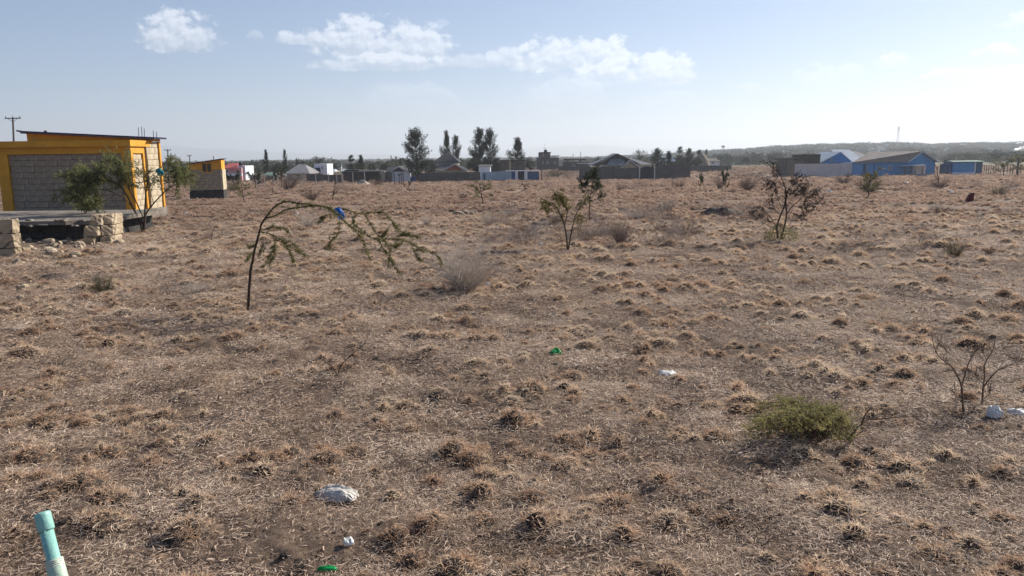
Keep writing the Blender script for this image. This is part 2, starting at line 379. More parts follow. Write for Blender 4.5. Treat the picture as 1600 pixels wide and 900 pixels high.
def ground():
    r = [0.0]; q = .5
    while q < 1.6: r.append(q); q *= 1.12
    while q < 60: r.append(q); q *= 1.0068
    while q < 400: r.append(q); q *= 1.022
    while q < 15000: r.append(q); q *= 1.06
    rr = np.array(r[1:])
    a = np.concatenate([np.linspace(-42, 42, 520), np.linspace(42, 318, 90)[1:-1]]); a = np.radians(a)
    A, Rr = np.meshgrid(a, rr); X = Rr * np.sin(A); Y = Rr * np.cos(A); Z = gz(X, Y)
    nr, na = X.shape
    v = np.concatenate([[[0, 0, g(0, 0)]], np.stack([X.ravel(), Y.ravel(), Z.ravel()], 1)])
    i, j = np.meshgrid(np.arange(nr - 1), np.arange(na), indexing='ij'); j2 = (j + 1) % na
    q = np.stack([1 + i * na + j, 1 + i * na + j2, 1 + (i + 1) * na + j2, 1 + (i + 1) * na + j], -1).reshape(-1, 4)[:, ::-1]
    t = np.stack([np.zeros(na, int), 1 + (np.arange(na) + 1) % na, 1 + np.arange(na)], 1)
    me = bpy.data.meshes.new('ground'); nq, ntr = len(q), len(t)
    me.vertices.add(len(v)); me.vertices.foreach_set('co', v.ravel())
    me.loops.add(nq * 4 + ntr * 3); me.loops.foreach_set('vertex_index', np.concatenate([q.ravel(), t.ravel()]))
    me.polygons.add(nq + ntr)
    me.polygons.foreach_set('loop_start', np.concatenate([np.arange(nq) * 4, nq * 4 + np.arange(ntr) * 3]))
    me.polygons.foreach_set('use_smooth', np.ones(nq + ntr, bool))
    me.update(calc_edges=True); me.validate(); me.materials.append(field_mat)
    o = bpy.data.objects.new('ground', me); COL.objects.link(o); o['kind'] = 'structure'
    # normals up?
    if me.polygons[0].normal.z < 0: me.flip_normals()
ground()

# far hills
def hills():
    azs = np.linspace(-60, 75, 420)
    kp = [(-60, 45), (-36, 60), (-31, 95), (-26, 150), (-24, 158), (-21, 120), (-18, 96), (-15, 70), (-10, 42), (-6, 40), (-2, 46), (1, 88), (3.5, 118), (6, 122), (8, 98), (10, 72), (14, 58), (20, 50), (40, 60), (75, 60)]
    h = np.interp(azs, [k[0] for k in kp], [k[1] for k in kp]); h = h + 16 * (fbm(azs * .9, azs * 0, 3, 5) - .48)
    ds = [(7000, 0), (7500, .25), (8000, .6), (8400, .9), (8700, 1), (9200, .8), (10000, .2)]
    v = []; f = []
    for i, a in enumerate(azs):
        for k, (d, s) in enumerate(ds):
            hh = h[i] * s + (6 * (vnoise(a * 1.3, k * .9, 8) - .5) * (0 < k < 6)) - 8 * (1 - s)
            v.append((d * math.sin(R(a)), d * math.cos(R(a)), float(hh)))
    n = len(ds)
    for i in range(len(azs) - 1):
        for k in range(n - 1): f.append((i * n + k, (i + 1) * n + k, (i + 1) * n + k + 1, i * n + k + 1))
    me = bpy.data.meshes.new('hills'); me.from_pydata(v, [], f); me.polygons.foreach_set('use_smooth', [True] * len(f))
    me.materials.append(mat('hill_scrub', (.09, .10, .06), (.05, .065, .04), .004, .95))
    o = bpy.data.objects.new('hills', me); COL.objects.link(o); o['kind'] = 'structure'
hills()

# ------------------------------------------------------------------ scattered ground cover
def proto_collection(name, objs):
    c = bpy.data.collections.new(name)
    for o in objs: c.objects.link(o)
    return c
def blades_mesh(name, n, rad, spec, m, seed):
    """spec(rnd) -> (root xy, list of points, width); ribbons with a random value each"""
    rnd = random.Random(seed); v = []; f = []; at = []
    for _ in range(n):
        pts, w, c = spec(rnd, rad)
        k = len(v); side = Vector((rnd.uniform(-1, 1), rnd.uniform(-1, 1), rnd.uniform(-.3, .3))).normalized() * w * .5
        for i, p in enumerate(pts[:-1]):
            s = 1 - .35 * i / (len(pts) - 1); v += [tuple(p - side * s), tuple(p + side * s)]; at += [c, c]
        v.append(tuple(pts[-1])); at.append(c); L = len(pts)
        for i in range(L - 2): f.append((k + 2 * i, k + 2 * i + 1, k + 2 * i + 3, k + 2 * i + 2))
        f.append((k + 2 * (L - 2), k + 2 * (L - 2) + 1, k + 2 * (L - 1)))
    me = bpy.data.meshes.new(name); me.from_pydata(v, [], f); a = me.attributes.new('rnd', 'FLOAT', 'POINT'); a.data.foreach_set('value', at)
    me.materials.append(m); me.update(); return bpy.data.objects.new(name, me)
def cushion_mesh(name, n, rad, H, L0, w0, m, seed):
    '''a dense cushion of short curly blades over a small hummock'''
    rnd = random.Random(seed); v = []; f = []; at = []; ring = 10; ph = rnd.uniform(0, 6); lob = [rnd.uniform(.75, 1.2) for _ in range(ring)]
    def surf(a, r):
        k = a / 6.2832 * ring; i = int(k) % ring; q = lob[i] + (lob[(i + 1) % ring] - lob[i]) * (k - int(k)); x = r * rad * q
        return Vector((math.cos(a) * x, math.sin(a) * x, H * (1 - r * r) - .02 * r))
    for j in range(5):
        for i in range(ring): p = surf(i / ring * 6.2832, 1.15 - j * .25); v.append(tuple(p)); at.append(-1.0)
    for j in range(4):
        for i in range(ring): f.append((j * ring + i, j * ring + (i + 1) % ring, (j + 1) * ring + (i + 1) % ring, (j + 1) * ring + i))
    f.append(tuple(4 * ring + i for i in range(ring)))
    for _ in range(n):
        a = rnd.uniform(0, 6.2832); r = math.sqrt(rnd.random()); p = surf(a, r); p.z -= .006
        d = (Vector((math.cos(a) * r * .9, math.sin(a) * r * .9, .75)) + rvec0(rnd) * .5).normalized(); cur = Vector((rnd.uniform(-1, 1), rnd.uniform(-1, 1), rnd.uniform(-.8, .1))) * .75; L = L0 * rnd.uniform(.45, 1.2); pts = [p.copy()]
        for s in range(3): d = (d + cur + rvec0(rnd) * .22).normalized(); p = p + d * L / 3; pts.append(p.copy())
        side = rvec0(rnd) * w0 * rnd.uniform(.35, .7); c = rnd.random(); k = len(v)
        for i, p in enumerate(pts[:-1]): s = 1 - .3 * i / 3; v += [tuple(p - side * s), tuple(p + side * s)]; at += [c, c]
        v.append(tuple(pts[-1])); at.append(c)
        f += [(k, k + 1, k + 3, k + 2), (k + 2, k + 3, k + 5, k + 4), (k + 4, k + 5, k + 6)]
    me = bpy.data.meshes.new(name); me.from_pydata(v, [], f); a = me.attributes.new('rnd', 'FLOAT', 'POINT'); a.data.foreach_set('value', at)
    me.materials.append(m); me.update(); return bpy.data.objects.new(name, me)
def rvec0(rnd): return Vector((rnd.gauss(0, 1), rnd.gauss(0, 1), rnd.gauss(0, 1))).normalized()
def tuft_spec(H, curl, lean, w0):
    def s(rnd, rad):
        a = rnd.uniform(0, 6.283); r = rad * rnd.random() ** .7; p = Vector((math.cos(a) * r, math.sin(a) * r, -.015))
        o = a + rnd.gauss(0, .9); out = Vector((math.cos(o), math.sin(o), 0)); h = H * rnd.uniform(.45, 1.15); el = lean + rnd.uniform(-.3, .5)
        pts = [p.copy()]; d = Vector((out.x * el, out.y * el, 1)).normalized()
        for i in range(3):
            d = (d + out * curl * rnd.uniform(.3, 1.2) + Vector((rnd.uniform(-.35, .35), rnd.uniform(-.35, .35), -curl * .75 * i))).normalized()
            p = p + d * h / 2.4; p.z = max(p.z, .003); pts.append(p.copy())
        return pts, w0 * rnd.uniform(.6, 1.4), rnd.random()
    return s
def litter_spec(L0, w0, lift):
    def s(rnd, rad):
        a = rnd.uniform(0, 6.283); r = rad * math.sqrt(rnd.random()); p = Vector((math.cos(a) * r, math.sin(a) * r, rnd.uniform(.002, lift)))
        o = rnd.uniform(0, 6.283); d = Vector((math.cos(o), math.sin(o), rnd.uniform(-.15, .45))); L = L0 * rnd.uniform(.3, 1.2); pts = [p.copy()]
        for i in range(3):
            d = (d + Vector((rnd.uniform(-.4, .4), rnd.uniform(-.4, .4), rnd.uniform(-.3, .1)))).normalized(); p = p + d * L / 3; p.z = max(p.z, .002); pts.append(p.copy())
        return pts, w0 * rnd.uniform(.5, 1.5), rnd.random()
    return s
def scatter(name, pts, rz, scl, idx, coll, tilt=None, zs=None):
    n = len(pts); me = bpy.data.meshes.new(name); me.vertices.add(n); me.vertices.foreach_set('co', np.asarray(pts, float).ravel())
    rot = np.zeros((n, 3)); rot[:, 2] = rz
    if tilt is not None: rot[:, 0] = tilt[:, 0]; rot[:, 1] = tilt[:, 1]
    s3 = np.stack([scl, scl, scl if zs is None else scl * zs], 1)
    for nm, tp, dat in (('rot', 'FLOAT_VECTOR', rot), ('scl', 'FLOAT_VECTOR', s3)):
        a = me.attributes.new(nm, tp, 'POINT'); a.data.foreach_set('vector', dat.ravel())
    a = me.attributes.new('idx', 'INT', 'POINT'); a.data.foreach_set('value', np.asarray(idx, int))
    o = bpy.data.objects.new(name, me); COL.objects.link(o); o['kind'] = 'stuff'
    ng = bpy.data.node_groups.new(name + '_nodes', 'GeometryNodeTree')
    ng.interface.new_socket('Geometry', in_out='INPUT', socket_type='NodeSocketGeometry'); ng.interface.new_socket('Geometry', in_out='OUTPUT', socket_type='NodeSocketGeometry')
    gi = ng.nodes.new('NodeGroupInput'); go = ng.nodes.new('NodeGroupOutput'); ip = ng.nodes.new('GeometryNodeInstanceOnPoints')
    ci = ng.nodes.new('GeometryNodeCollectionInfo'); ci.inputs[0].default_value = coll; ci.inputs[1].default_value = True; ci.inputs[2].default_value = True
    def attr(nm, tp):
        q = ng.nodes.new('GeometryNodeInputNamedAttribute'); q.data_type = tp; q.inputs[0].default_value = nm; return q.outputs[0]
    L = ng.links.new; L(gi.outputs[0], ip.inputs['Points']); L(ci.outputs[0], ip.inputs['Instance']); ip.inputs['Pick Instance'].default_value = True
    L(attr('idx', 'INT'), ip.inputs['Instance Index']); L(attr('rot', 'FLOAT_VECTOR'), ip.inputs['Rotation']); L(attr('scl', 'FLOAT_VECTOR'), ip.inputs['Scale'])
    L(ip.outputs[0], go.inputs[0]); md = o.modifiers.new('scatter', 'NODES'); md.node_group = ng
    return o
tuft_mat = grass_mat('tuft_grass', [(.05, (.36, .22, .14)), (.3, (.54, .36, .235)), (.55, (.66, .475, .325)), (.75, (.72, .55, .395)), (.95, (.78, .64, .48))], .7, transl=.42)
far_grass = grass_mat('far_grass', [(.05, (.24, .15, .105)), (.3, (.38, .25, .18)), (.6, (.47, .325, .24)), (.95, (.58, .44, .33))], .25, transl=.42)
litter_mat = grass_mat('straw_litter', [(.05, (.22, .15, .105)), (.35, (.46, .335, .245)), (.6, (.66, .50, .375)), (.95, (.82, .67, .52))], .9, transl=.15)
stalk_mat = grass_mat('stalk_grass', [(.1, (.30, .20, .12)), (.5, (.48, .34, .22)), (.9, (.62, .5, .36))], .8)
orange_mat = grass_mat('orange_grass', [(.1, (.30, .14, .05)), (.5, (.50, .26, .09)), (.9, (.62, .38, .16))], .8)
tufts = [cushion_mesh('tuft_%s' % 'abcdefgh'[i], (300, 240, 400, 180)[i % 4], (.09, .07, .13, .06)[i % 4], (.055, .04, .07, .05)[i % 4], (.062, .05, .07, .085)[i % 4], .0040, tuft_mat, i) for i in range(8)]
litters = [blades_mesh('litter_%s' % 'abcd'[i], 300, .26, litter_spec(.085, .0034, .025), litter_mat, 20 + i) for i in range(4)]
stalks = [blades_mesh('stalks_%s' % 'abc'[i], 26, .12, tuft_spec(.30, .22, .35, .0035), stalk_mat, 40 + i) for i in range(3)]
fars = [cushion_mesh('far_tuft_%s' % 'abcd'[i], 90, .15, .05, .11, .013, far_grass, 60 + i) for i in range(4)]
def clod_mesh(name, m, seed):
    rnd = random.Random(seed); v = []; f = []; n, q = 7, 4
    for j in range(q + 1):
        for i in range(n):
            a = i / n * 6.2832; t = j / q * math.pi; r = math.sin(t) * rnd.uniform(.75, 1.2) if 0 < j < q else .02
            v.append((math.cos(a) * r, math.sin(a) * r * .8, -math.cos(t) * .6 * rnd.uniform(.8, 1.15)))
    for j in range(q):
        for i in range(n): f.append((j * n + i, j * n + (i + 1) % n, (j + 1) * n + (i + 1) % n, (j + 1) * n + i))
    me = bpy.data.meshes.new(name); me.from_pydata(v, [], f); me.materials.append(m); return bpy.data.objects.new(name, me)
clod_soil = mat('clod_soil', (.13, .10, .08), (.055, .042, .036), 12, .95, .8, 60, coord='Object')
clods = [clod_mesh('clod_%s' % 'abcd'[i], (clod_soil, clod_soil, clod_soil, rock_mat)[i], i) for i in range(4)]
clod_c = proto_collection('clod_kinds', clods)
tuft_c = proto_collection('tuft_kinds', tufts); crumb_mat = grass_mat('crumbled_straw', [(.05, (.10, .07, .05)), (.35, (.24, .165, .12)), (.6, (.42, .30, .22)), (.95, (.62, .48, .37))], 1.3, transl=.1)
crumbs = [blades_mesh('crumb_%s' % 'abc'[i], 340, .25, litter_spec(.042, .0042, .018), crumb_mat, 70 + i) for i in range(3)]
crumb_c = proto_collection('crumb_kinds', crumbs)
litter_c = proto_collection('litter_kinds', litters)
stalk_c = proto_collection('stalk_kinds', stalks); far_c = proto_collection('far_kinds', fars)
rng = np.random.default_rng(7)
def wedge(r0, r1, per_m2, half=41):
    A = R(2 * half) / 2 * (r1 * r1 - r0 * r0); n = int(A * per_m2)
    r = np.sqrt(rng.uniform(r0 * r0, r1 * r1, n)); a = np.radians(rng.uniform(-half, half, n)); return r * np.sin(a), r * np.cos(a)
BLOCKED = []      # rectangles kept free of grass (x0, x1, y0, y1)
def keep_free(x, y):
    k = np.ones(len(x), bool)
    for (a, b, c, d) in BLOCKED: k &= ~((x > a) & (x < b) & (y > c) & (y < d))
    return k
def lay(name, zones, coll, nk, s0, s1, label, cat, clump=None, sink=0.0, zs=(.7, 1.2)):
    X = []; Y = []; S = []
    for (r0, r1, d, sc_) in zones:
        x, y = wedge(r0, r1, d)
        if clump is not None:
            f = fbm(x * clump[0], y * clump[0], clump[2]); k = rng.random(len(x)) < np.clip((f - clump[1]) * (clump[3] if len(clump) > 3 else 7) + .25, .04, 1); x = x[k]; y = y[k]
        k = keep_free(x, y); x = x[k]; y = y[k]
        X.append(x); Y.append(y); S.append((s0 + (s1 - s0) * rng.random(len(x)) ** 1.1) * sc_)
    X = np.concatenate(X); Y = np.concatenate(Y); S = np.concatenate(S); Z = gz(X, Y) - sink * S; n = len(X)
    e = .12; tx = np.arctan((gz(X, Y + e) - gz(X, Y - e)) / (2 * e)); ty = -np.arctan((gz(X + e, Y) - gz(X - e, Y)) / (2 * e))
    # tilt applies before the turn about z only for small angles; keep the turn in the mesh instead
    o = scatter(name, np.stack([X, Y, Z], 1), rng.uniform(0, 6.283, n), S, rng.integers(0, nk, n), coll, np.stack([tx, ty], 1) * 0, rng.uniform(zs[0], zs[1], n))
    tag(o, label, cat, kind='stuff'); return o

def cover():
    lay('dry_grass_tufts', [(1.6, 8, 54, .74), (8, 16, 38, .88), (16, 32, 17, 1.15)], tuft_c, 8, .25, 1.4, 'curly brown dried grass tufts all over the near field', 'dry grass', (1.9, .33, 51, 3.2), .0, zs=(.6, 1.25))
    lay('soil_clods', [(1.6, 8, 42, .016), (8, 18, 14, .028), (18, 45, 3, .055)], clod_c, 4, .3, 2.2, 'dark crumbly clods and pebbles on the bare soil between the grass', 'soil clods', (1.7, .42, 13), .1, zs=(.5, 1.1))
    lay('crumbled_straw', [(1.6, 9, 26, 1), (9, 18, 12, 1.3)], crumb_c, 3, .7, 1.3, 'short crumbled brown straw matted into the soil', 'straw', (2.3, .2, 19, 3))
    lay('straw_litter', [(1.6, 4.5, 38, .66), (4.5, 9, 24, .85), (9, 17, 14, 1.1), (17, 30, 6, 1.6)], litter_c, 4, .7, 1.25, 'pale broken straw lying flat between the grass tufts', 'straw', (.9, .22, 77, 3.2))
    lay('dry_grass_stalks', [(1.6, 9, 1.3, .8), (9, 30, .8, 1.0), (30, 60, .25, 1.4)], stalk_c, 3, .3, 1.1, 'thin upright dead grass stalks sprinkled across the field', 'dry grass', (.6, .42, 91))
    lay('distant_dry_grass', [(26, 60, 7, 1.2), (60, 128, 2.6, 1.9), (128, 225, .5, 3.2)], far_c, 4, .5, 1.5, 'reddish dry grass covering the field towards the houses', 'dry grass', (.5, .36, 33), zs=(.7, 1.3))
# ================================================================== near buildings
def blocks(parent, m, plane, a0, a1, z0, z1, at, courses, blen=.46, proud=.0, depth=.12, seed=0, gap=.007, org=None):
    """courses of single stone blocks; plane 'x' runs along X at y=at facing -Y, plane 'y' runs along Y at x=at facing +X"""
    rnd = random.Random(seed); h = (z1 - z0) / courses; kinds = {}
    for c in range(courses):
        zz = z0 + c * h; p = a0 - (blen * rnd.uniform(.2, .9) if c % 2 else 0)
        while p < a1 - .03:
            L = blen * rnd.uniform(.88, 1.1); s = max(p, a0); e = min(p + L, a1); p += L
            if e - s < .06: continue
            o = rnd.uniform(0, .016); j = lambda: rnd.uniform(-.005, .005)
            if plane == 'x':
                y0 = at - o - proud; P8 = [(s + gap, y0 + j(), zz + gap + j()), (e - gap, y0 + j(), zz + gap + j()), (e - gap, y0 + depth, zz + gap), (s + gap, y0 + depth, zz + gap),
                      (s + gap, y0 + j(), zz + h - gap + j()), (e - gap, y0 + j(), zz + h - gap + j()), (e - gap, y0 + depth, zz + h - gap), (s + gap, y0 + depth, zz + h - gap)]
            else:
                x0 = at + o + proud; P8 = [(x0 - depth, s + gap, zz + gap), (x0 + j(), s + gap, zz + gap + j()), (x0 + j(), e - gap, zz + gap + j()), (x0 - depth, e - gap, zz + gap),
                      (x0 - depth, s + gap, zz + h - gap), (x0 + j(), s + gap, zz + h - gap + j()), (x0 + j(), e - gap, zz + h - gap + j()), (x0 - depth, e - gap, zz + h - gap)]
            G().hexa(P8).build('block', m, parent, org=P8[0])

def shop():
    D = 30.0
    x0, x1 = W(1, 290, D).x, W(209, 290, D).x
    zf, ztop = W(100, 333, D).z, W(100, 220, D).z          # floor line, top of the capping
    zg = float(base_z(-17, 30)) - .25
    t = empty('block_building', ((x0 + x1) / 2, D, zg + .25), 'nearest stone block building at the left with mustard yellow corner columns and capping', 'building')
    m = (x0 + x1) / 2; yb = D + 1.1; yr = D + 2.25; xr = x1 + .14
    G().box(x0 + .12, x1 - .12, D + .12, yb, zf, ztop - .2).build('wall', mortar, t)
    G().box(x0 + .16, xr - .14, yb + .01, yr - .1, zf, ztop - .06).build('wall', mortar_pale, t)
    G().box(x0 - .05, x1 + .05, D - .05, yb + .1, zg, zf - .003).build('plinth', dark_and_shaded_concrete, t)  # front plinth's shade is put into its near-black colour
    G().box(x1 + .053, xr + .06, D + .25, yr + .05, zg, zf + .07).build('plinth', concrete, t)
    lw, rw = .40, .36; zb0 = ztop - .50
    G().box(x0, x0 + lw, D - .03, D + .3, zf, zb0).build('column', ochre, t)
    G().box(x1 - rw, x1 + .02, D - .03, D + .14, zf, zb0).build('column', ochre, t)
    G().box(x1 - .13, x1 + .02, yb - .14, yb + .02, zf, zb0).build('column', ochre, t)
    G().box(x0, x1 + .02, D - .033, yb, zb0 + .003, ztop - .24).build('beam', ochre, t)
    G().box(x0 - .1, x1 + .10, D - .18, yb + .35, ztop - .237, ztop).build('capping', ochre, t)
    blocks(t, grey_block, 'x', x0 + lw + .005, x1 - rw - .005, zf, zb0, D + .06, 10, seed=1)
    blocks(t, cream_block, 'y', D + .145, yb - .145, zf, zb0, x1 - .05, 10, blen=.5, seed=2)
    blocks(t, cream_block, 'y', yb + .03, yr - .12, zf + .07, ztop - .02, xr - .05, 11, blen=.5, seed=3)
    G().box(xr - .12, xr + .02, yr - .117, yr, zf + .07, ztop - .02).build('column', ochre, t)
    # rear part with its sloping yellow gable and lean-to roof
    xl = W(43, 215, yb + .4).x; zl = W(43, 208, yb + .4).z; zr = W(250, 217, yb + .4).z
    G().hexa([(xl, yb + .36, ztop - .1), (xr, yb + .36, ztop - .1), (xr, yb + .5, ztop - .1), (xl, yb + .5, ztop - .1),
              (xl, yb + .36, zl), (xr, yb + .36, zr), (xr, yb + .5, zr), (xl, yb + .5, zl)]).build('gable', ochre, t)
    G().box(xr - .14, xr + .025, yb + .4, yr, ztop - .01, zr + .02).build('beam', ochre, t)
    sl = (zr - zl) / (xr - xl); r = G(); f = lambda x: zl + (x - xl) * sl
    n = 26; X0, X1 = xl - .12, xr + .24
    r.sheet((X0, yb + .2, f(X0) + .05), (X1, yb + .2, f(X1) + .05), (X1, yr + .15, f(X1) + .05), (X0, yr + .15, f(X0) + .05), .035)
    for k in range(7):
        yy = yb + .25 + k * (yr - yb - .2) / 6
        r.hexa([(X0, yy, f(X0) + .05), (X1, yy, f(X1) + .05), (X1, yy + .06, f(X1) + .05), (X0, yy + .06, f(X0) + .05),
                (X0, yy + .02, f(X0) + .08), (X1, yy + .02, f(X1) + .08), (X1, yy + .04, f(X1) + .08), (X0, yy + .04, f(X0) + .08)])
    r.build('roof', navy, t)
    r = G(); r.sheet((X0 - .62, yb + .9, f(X0) + .14), (X0 - .02, yb + .9, f(X0) - .0), (X0 - .02, yr, f(X0) + .0), (X0 - .62, yr, f(X0) + .14), .05); r.build('roof', navy, t)
    q = G(); q.tube([(X0, yb + .18, f(X0)), (X0 + .8, yb + .17, f(X0 + .8)), (X1, yb + .18, f(X1))], .03, 5); q.build('rafter', steel, t)
    for px, top in ((217, 199), (222, 198), (226, 201), (240, 204), (245, 206)):
        a = W(px, 216, yr - .3); b = W(px - .7, top, yr - .3); G().tube([a, b], .013, 5).build('rebar', steel, t)
    G().box(X0 + .45, X0 + .55, yb + 1, yb + 1.05, f(X0 + .5), f(X0 + .5) + .14).build('rafter', steel, t)
    BLOCKED.append((x0 - .3, xr + .1, D - .1, yr + .1)); return x0, x1
shop()

def outhouse():
    D = 53.0
    x0, x1 = W(297, 280, D).x, W(346, 280, D).x; zg = float(base_z(x0, D)) - .2
    t = empty('outhouse', ((x0 + x1) / 2, D, zg + .2), 'small grey block outhouse with mustard top band and one tiny square window', 'building')
    zl = W(297, 257, D).z; zr = W(346, 249, D).z; zb = W(320, 265, D).z; zp = W(320, 297, D).z; yb = D + 1.7
    G().box(x0 + .02, x1 - .02, D + .05, yb, zg, zl - .05).build('wall', mortar, t)
    G().box(x0 - .03, x1 + .03, D - .02, yb + .05, zg, zp).build('plinth', dark_and_shaded_concrete, t)
    G().hexa([(x0, D, zb), (x1, D, zb), (x1, yb, zb), (x0, yb, zb), (x0, D, zl), (x1, D, zr), (x1, yb, zr), (x0, yb, zl)]).build('fascia', ochre, t)
    blocks(t, grey_block, 'x', x0, x1 - .1, zp + .003, zb - .003, D + .01, 7, seed=5, org=None)
    G().box(x1 - .095, x1 + .035, D - .015, yb, zp + .003, zb - .003).build('column', cream_block, t)
    wx, wz = W(323, 262, D).x, W(323, 262, D).z
    fr = G(); s = .34
    for (a, b, c, d) in ((-s, s, s - .06, s), (-s, s, -s, -s + .06), (-s, -s + .06, -s + .06, s - .06), (s - .06, s, -s + .06, s - .06), (-.02, .02, -s + .06, s - .06)):
        fr.box(wx + a, wx + b, D - .05, D - .005, wz + c, wz + d)
    w = fr.build('window', ochre, t); G().box(wx - s + .03, wx + s - .03, D - .02, D - .006, wz - s + .03, wz + s - .03).build('pane', glass, w, org=(wx, D, wz))
    f = lambda x: zl + (x - x0) * (zr - zl) / (x1 - x0); a, b = x0 - .55, x1 + .12
    G().sheet((a, D - .25, f(a) + .05), (b, D - .25, f(b) + .05), (b, yb + .2, f(b) + .05), (a, yb + .2, f(a) + .05), .05).build('roof', navy, t)
    p = W(338, 244, D + 1); G().tube([(p.x, D + 1, f(p.x)), p], .03, 6).build('vent_pipe', steel, t)
    t.rotation_euler = (0, 0, R(13))
outhouse()

def rough_block(p8, seed, amt=.014, cuts=3):
    '''hexahedron with chipped, uneven faces'''
    import bmesh
    rnd = random.Random(seed); bm = bmesh.new(); bmesh.ops.create_cube(bm, size=1); bmesh.ops.subdivide_edges(bm, edges=bm.edges[:], cuts=cuts, use_grid_fill=True)
    p8 = [Vector(p) for p in p8]; q = G(); idx = {}
    for i, v in enumerate(bm.verts):
        x, y, z = v.co.x + .5, v.co.y + .5, v.co.z + .5; e = sum(abs(c - .5) > .49 for c in (x, y, z))
        b = p8[0].lerp(p8[1], x).lerp(p8[3].lerp(p8[2], x), y); t = p8[4].lerp(p8[5], x).lerp(p8[7].lerp(p8[6], x), y); p = b.lerp(t, z); c = sum(p8, Vector()) / 8
        p = p + rvec0(rnd) * amt + (c - p) * (0, 0, .02, .06)[e] * rnd.random() * 1.4
        q.v.append(tuple(p)); idx[v] = i
    for f in bm.faces: q.f.append(tuple(idx[v] for v in f.verts)); q.mi.append(0)
    bm.free(); return q
def foundation():
    x0, x1 = W(-140, 340, 21).x, W(142, 340, 21).x; zg = float(base_z(-13, 21)) - .15; zs = W(60, 346, 20.6).z
    t = empty('slab_foundation', (-13.5, 21.5, zg + .15), 'raised grey concrete slab with dark shaded face in front of the yellow cornered building', 'foundation')
    rnd = random.Random(4); s = G(); n = 26; top = []; 
    for i in range(n + 1):
        x = x0 + (x1 + .3 - x0) * i / n; yf = 20.55 + rnd.uniform(-.1, .1) + .25 * smooth(.6, 1, i / n); top.append((x, yf + (.12 if rnd.random() < .3 else 0)))
    for i in range(n):
        (xa, ya), (xb, yb_) = top[i], top[i + 1]
        za = zs
        s.hexa([(xa, ya, zs - .11), (xb, yb_, zs - .11), (xb, 24.9, zs - .1), (xa, 24.9, zs - .1), (xa, ya, zs), (xb, yb_, zs), (xb, 24.9, zs + .02), (xa, 24.9, zs + .02)])
    s.build('slab', concrete, t)
    G().box(x0, x1 - .1, 20.95, 24.8, zg, zs - .113).build('base', dark_and_shaded_concrete, t)  # shaded void under the slab, darkened by colour
    blocks(t, dark_and_shaded_rock, 'x', x0, x1 - .15, zg, zs - .12, 20.9, 3, blen=.4, seed=9)  # front stones coloured near-black for the shade on this face
    for k in range(9):   # broken scraps along the slab edge
        a = W(18 + k * 15 + rnd.uniform(-6, 6), 346, 20.55); L = rnd.uniform(.10, .3); zz = zs + rnd.choice((-.14, -.1, .0)); w_ = rnd.uniform(.08, .2); h_ = rnd.uniform(.03, .07); y_ = 20.5 + rnd.uniform(-.02, .35) * (zz >= zs)
        rough_block([(a.x, y_, zz), (a.x + L, y_ - .02, zz), (a.x + L, y_ + w_, zz), (a.x, y_ + w_, zz), (a.x + .02, y_, zz + h_), (a.x + L * .9, y_, zz + h_ * .7), (a.x + L * .8, y_ + w_, zz + h_), (a.x, y_ + w_, zz + h_ * .8)], k, .012, 2).build('chip', concrete, t)
    BLOCKED.append((x0 - 2, x1, 20.5, 26.2))
    # the broken pale end of the stone wall: big quarry stones, cracked and leaning
    a, b = W(128, 365, 19.6), W(184, 365, 20.2); z1 = W(165, 334, 20.0).z; zg2 = float(base_z(a.x, 19.8)) - .1
    w = empty('broken_stone_wall', (a.x, 20, zg2 + .1), 'broken end of a pale quarry stone wall below the slab, left of the acacia', 'wall')
    rr = random.Random(8); H = z1 - zg2; Lw = b.x - a.x
    for c in range(3):
        z0 = zg2 + c * H / 3; x = a.x + (-.05, .02, .14)[c]
        while x < b.x - .1:
            L = min(rr.uniform(.3, .5), b.x - x)
            if b.x - (x + L) < .12: L = b.x - x
            u = (x - a.x) / Lw; yy = 19.45 + u * .5; hh = H / 3 - .01
            j = lambda q=.035: rr.uniform(-q, q)
            lf = -.05 - .1 * rr.random() if x < a.x + .3 else .004
            rough_block([(x + .008 - lf * .5, yy + j(), z0), (x + L - .008, yy + .18 + j(), z0), (x + L - .01, yy + .75, z0), (x + .01, yy + .6, z0),
                      (x + .008 + abs(lf), yy + j(), z0 + hh + j(.02)), (x + L - .008 + j(.012), yy + .18 + j(), z0 + hh + j(.02)), (x + L - .01, yy + .75, z0 + hh), (x + .03, yy + .6, z0 + hh)], c * 10 + int(x * 40), .009).build('stone', pale_stone, w, org=(x, yy, z0))
            x += L
    BLOCKED.append((a.x, b.x, 19.6, 20.7))
foundation()

def rough_rock(name, pos, sx_, sy_, sz_, m, seed, label=None, cat='stone', group=None, parent=None, sub=2, flat=.0, yaw=0):
    import bmesh
    bm = bmesh.new(); bmesh.ops.create_icosphere(bm, subdivisions=sub, radius=1); rnd = random.Random(seed)
    cuts = [(Vector((rnd.uniform(-1, 1), rnd.uniform(-1, 1), rnd.uniform(-1, 1))).normalized(), rnd.uniform(.55, .85)) for _ in range(9)] + [(Vector((0, 0, 1)), .6)]
    for v in bm.verts:
        for n, d in cuts:
            k = v.co.dot(n)
            if k > d: v.co -= n * (k - d) * .95
        v.co *= 1 + rnd.uniform(-.03, .03)
        v.co.x *= sx_; v.co.y *= sy_; v.co.z *= sz_
    me = bpy.data.meshes.new(name); bm.to_mesh(me); bm.free(); me.materials.append(m)
    o = bpy.data.objects.new(name, me); COL.objects.link(o); o.rotation_euler = (rnd.uniform(-.2, .2), rnd.uniform(-.2, .2), yaw or rnd.uniform(0, 3)); o.location = pos
    if parent: o.parent = parent; o.location = Vector(pos) - origin_of(parent)
    else: tag(o, label, cat, group)
    return o

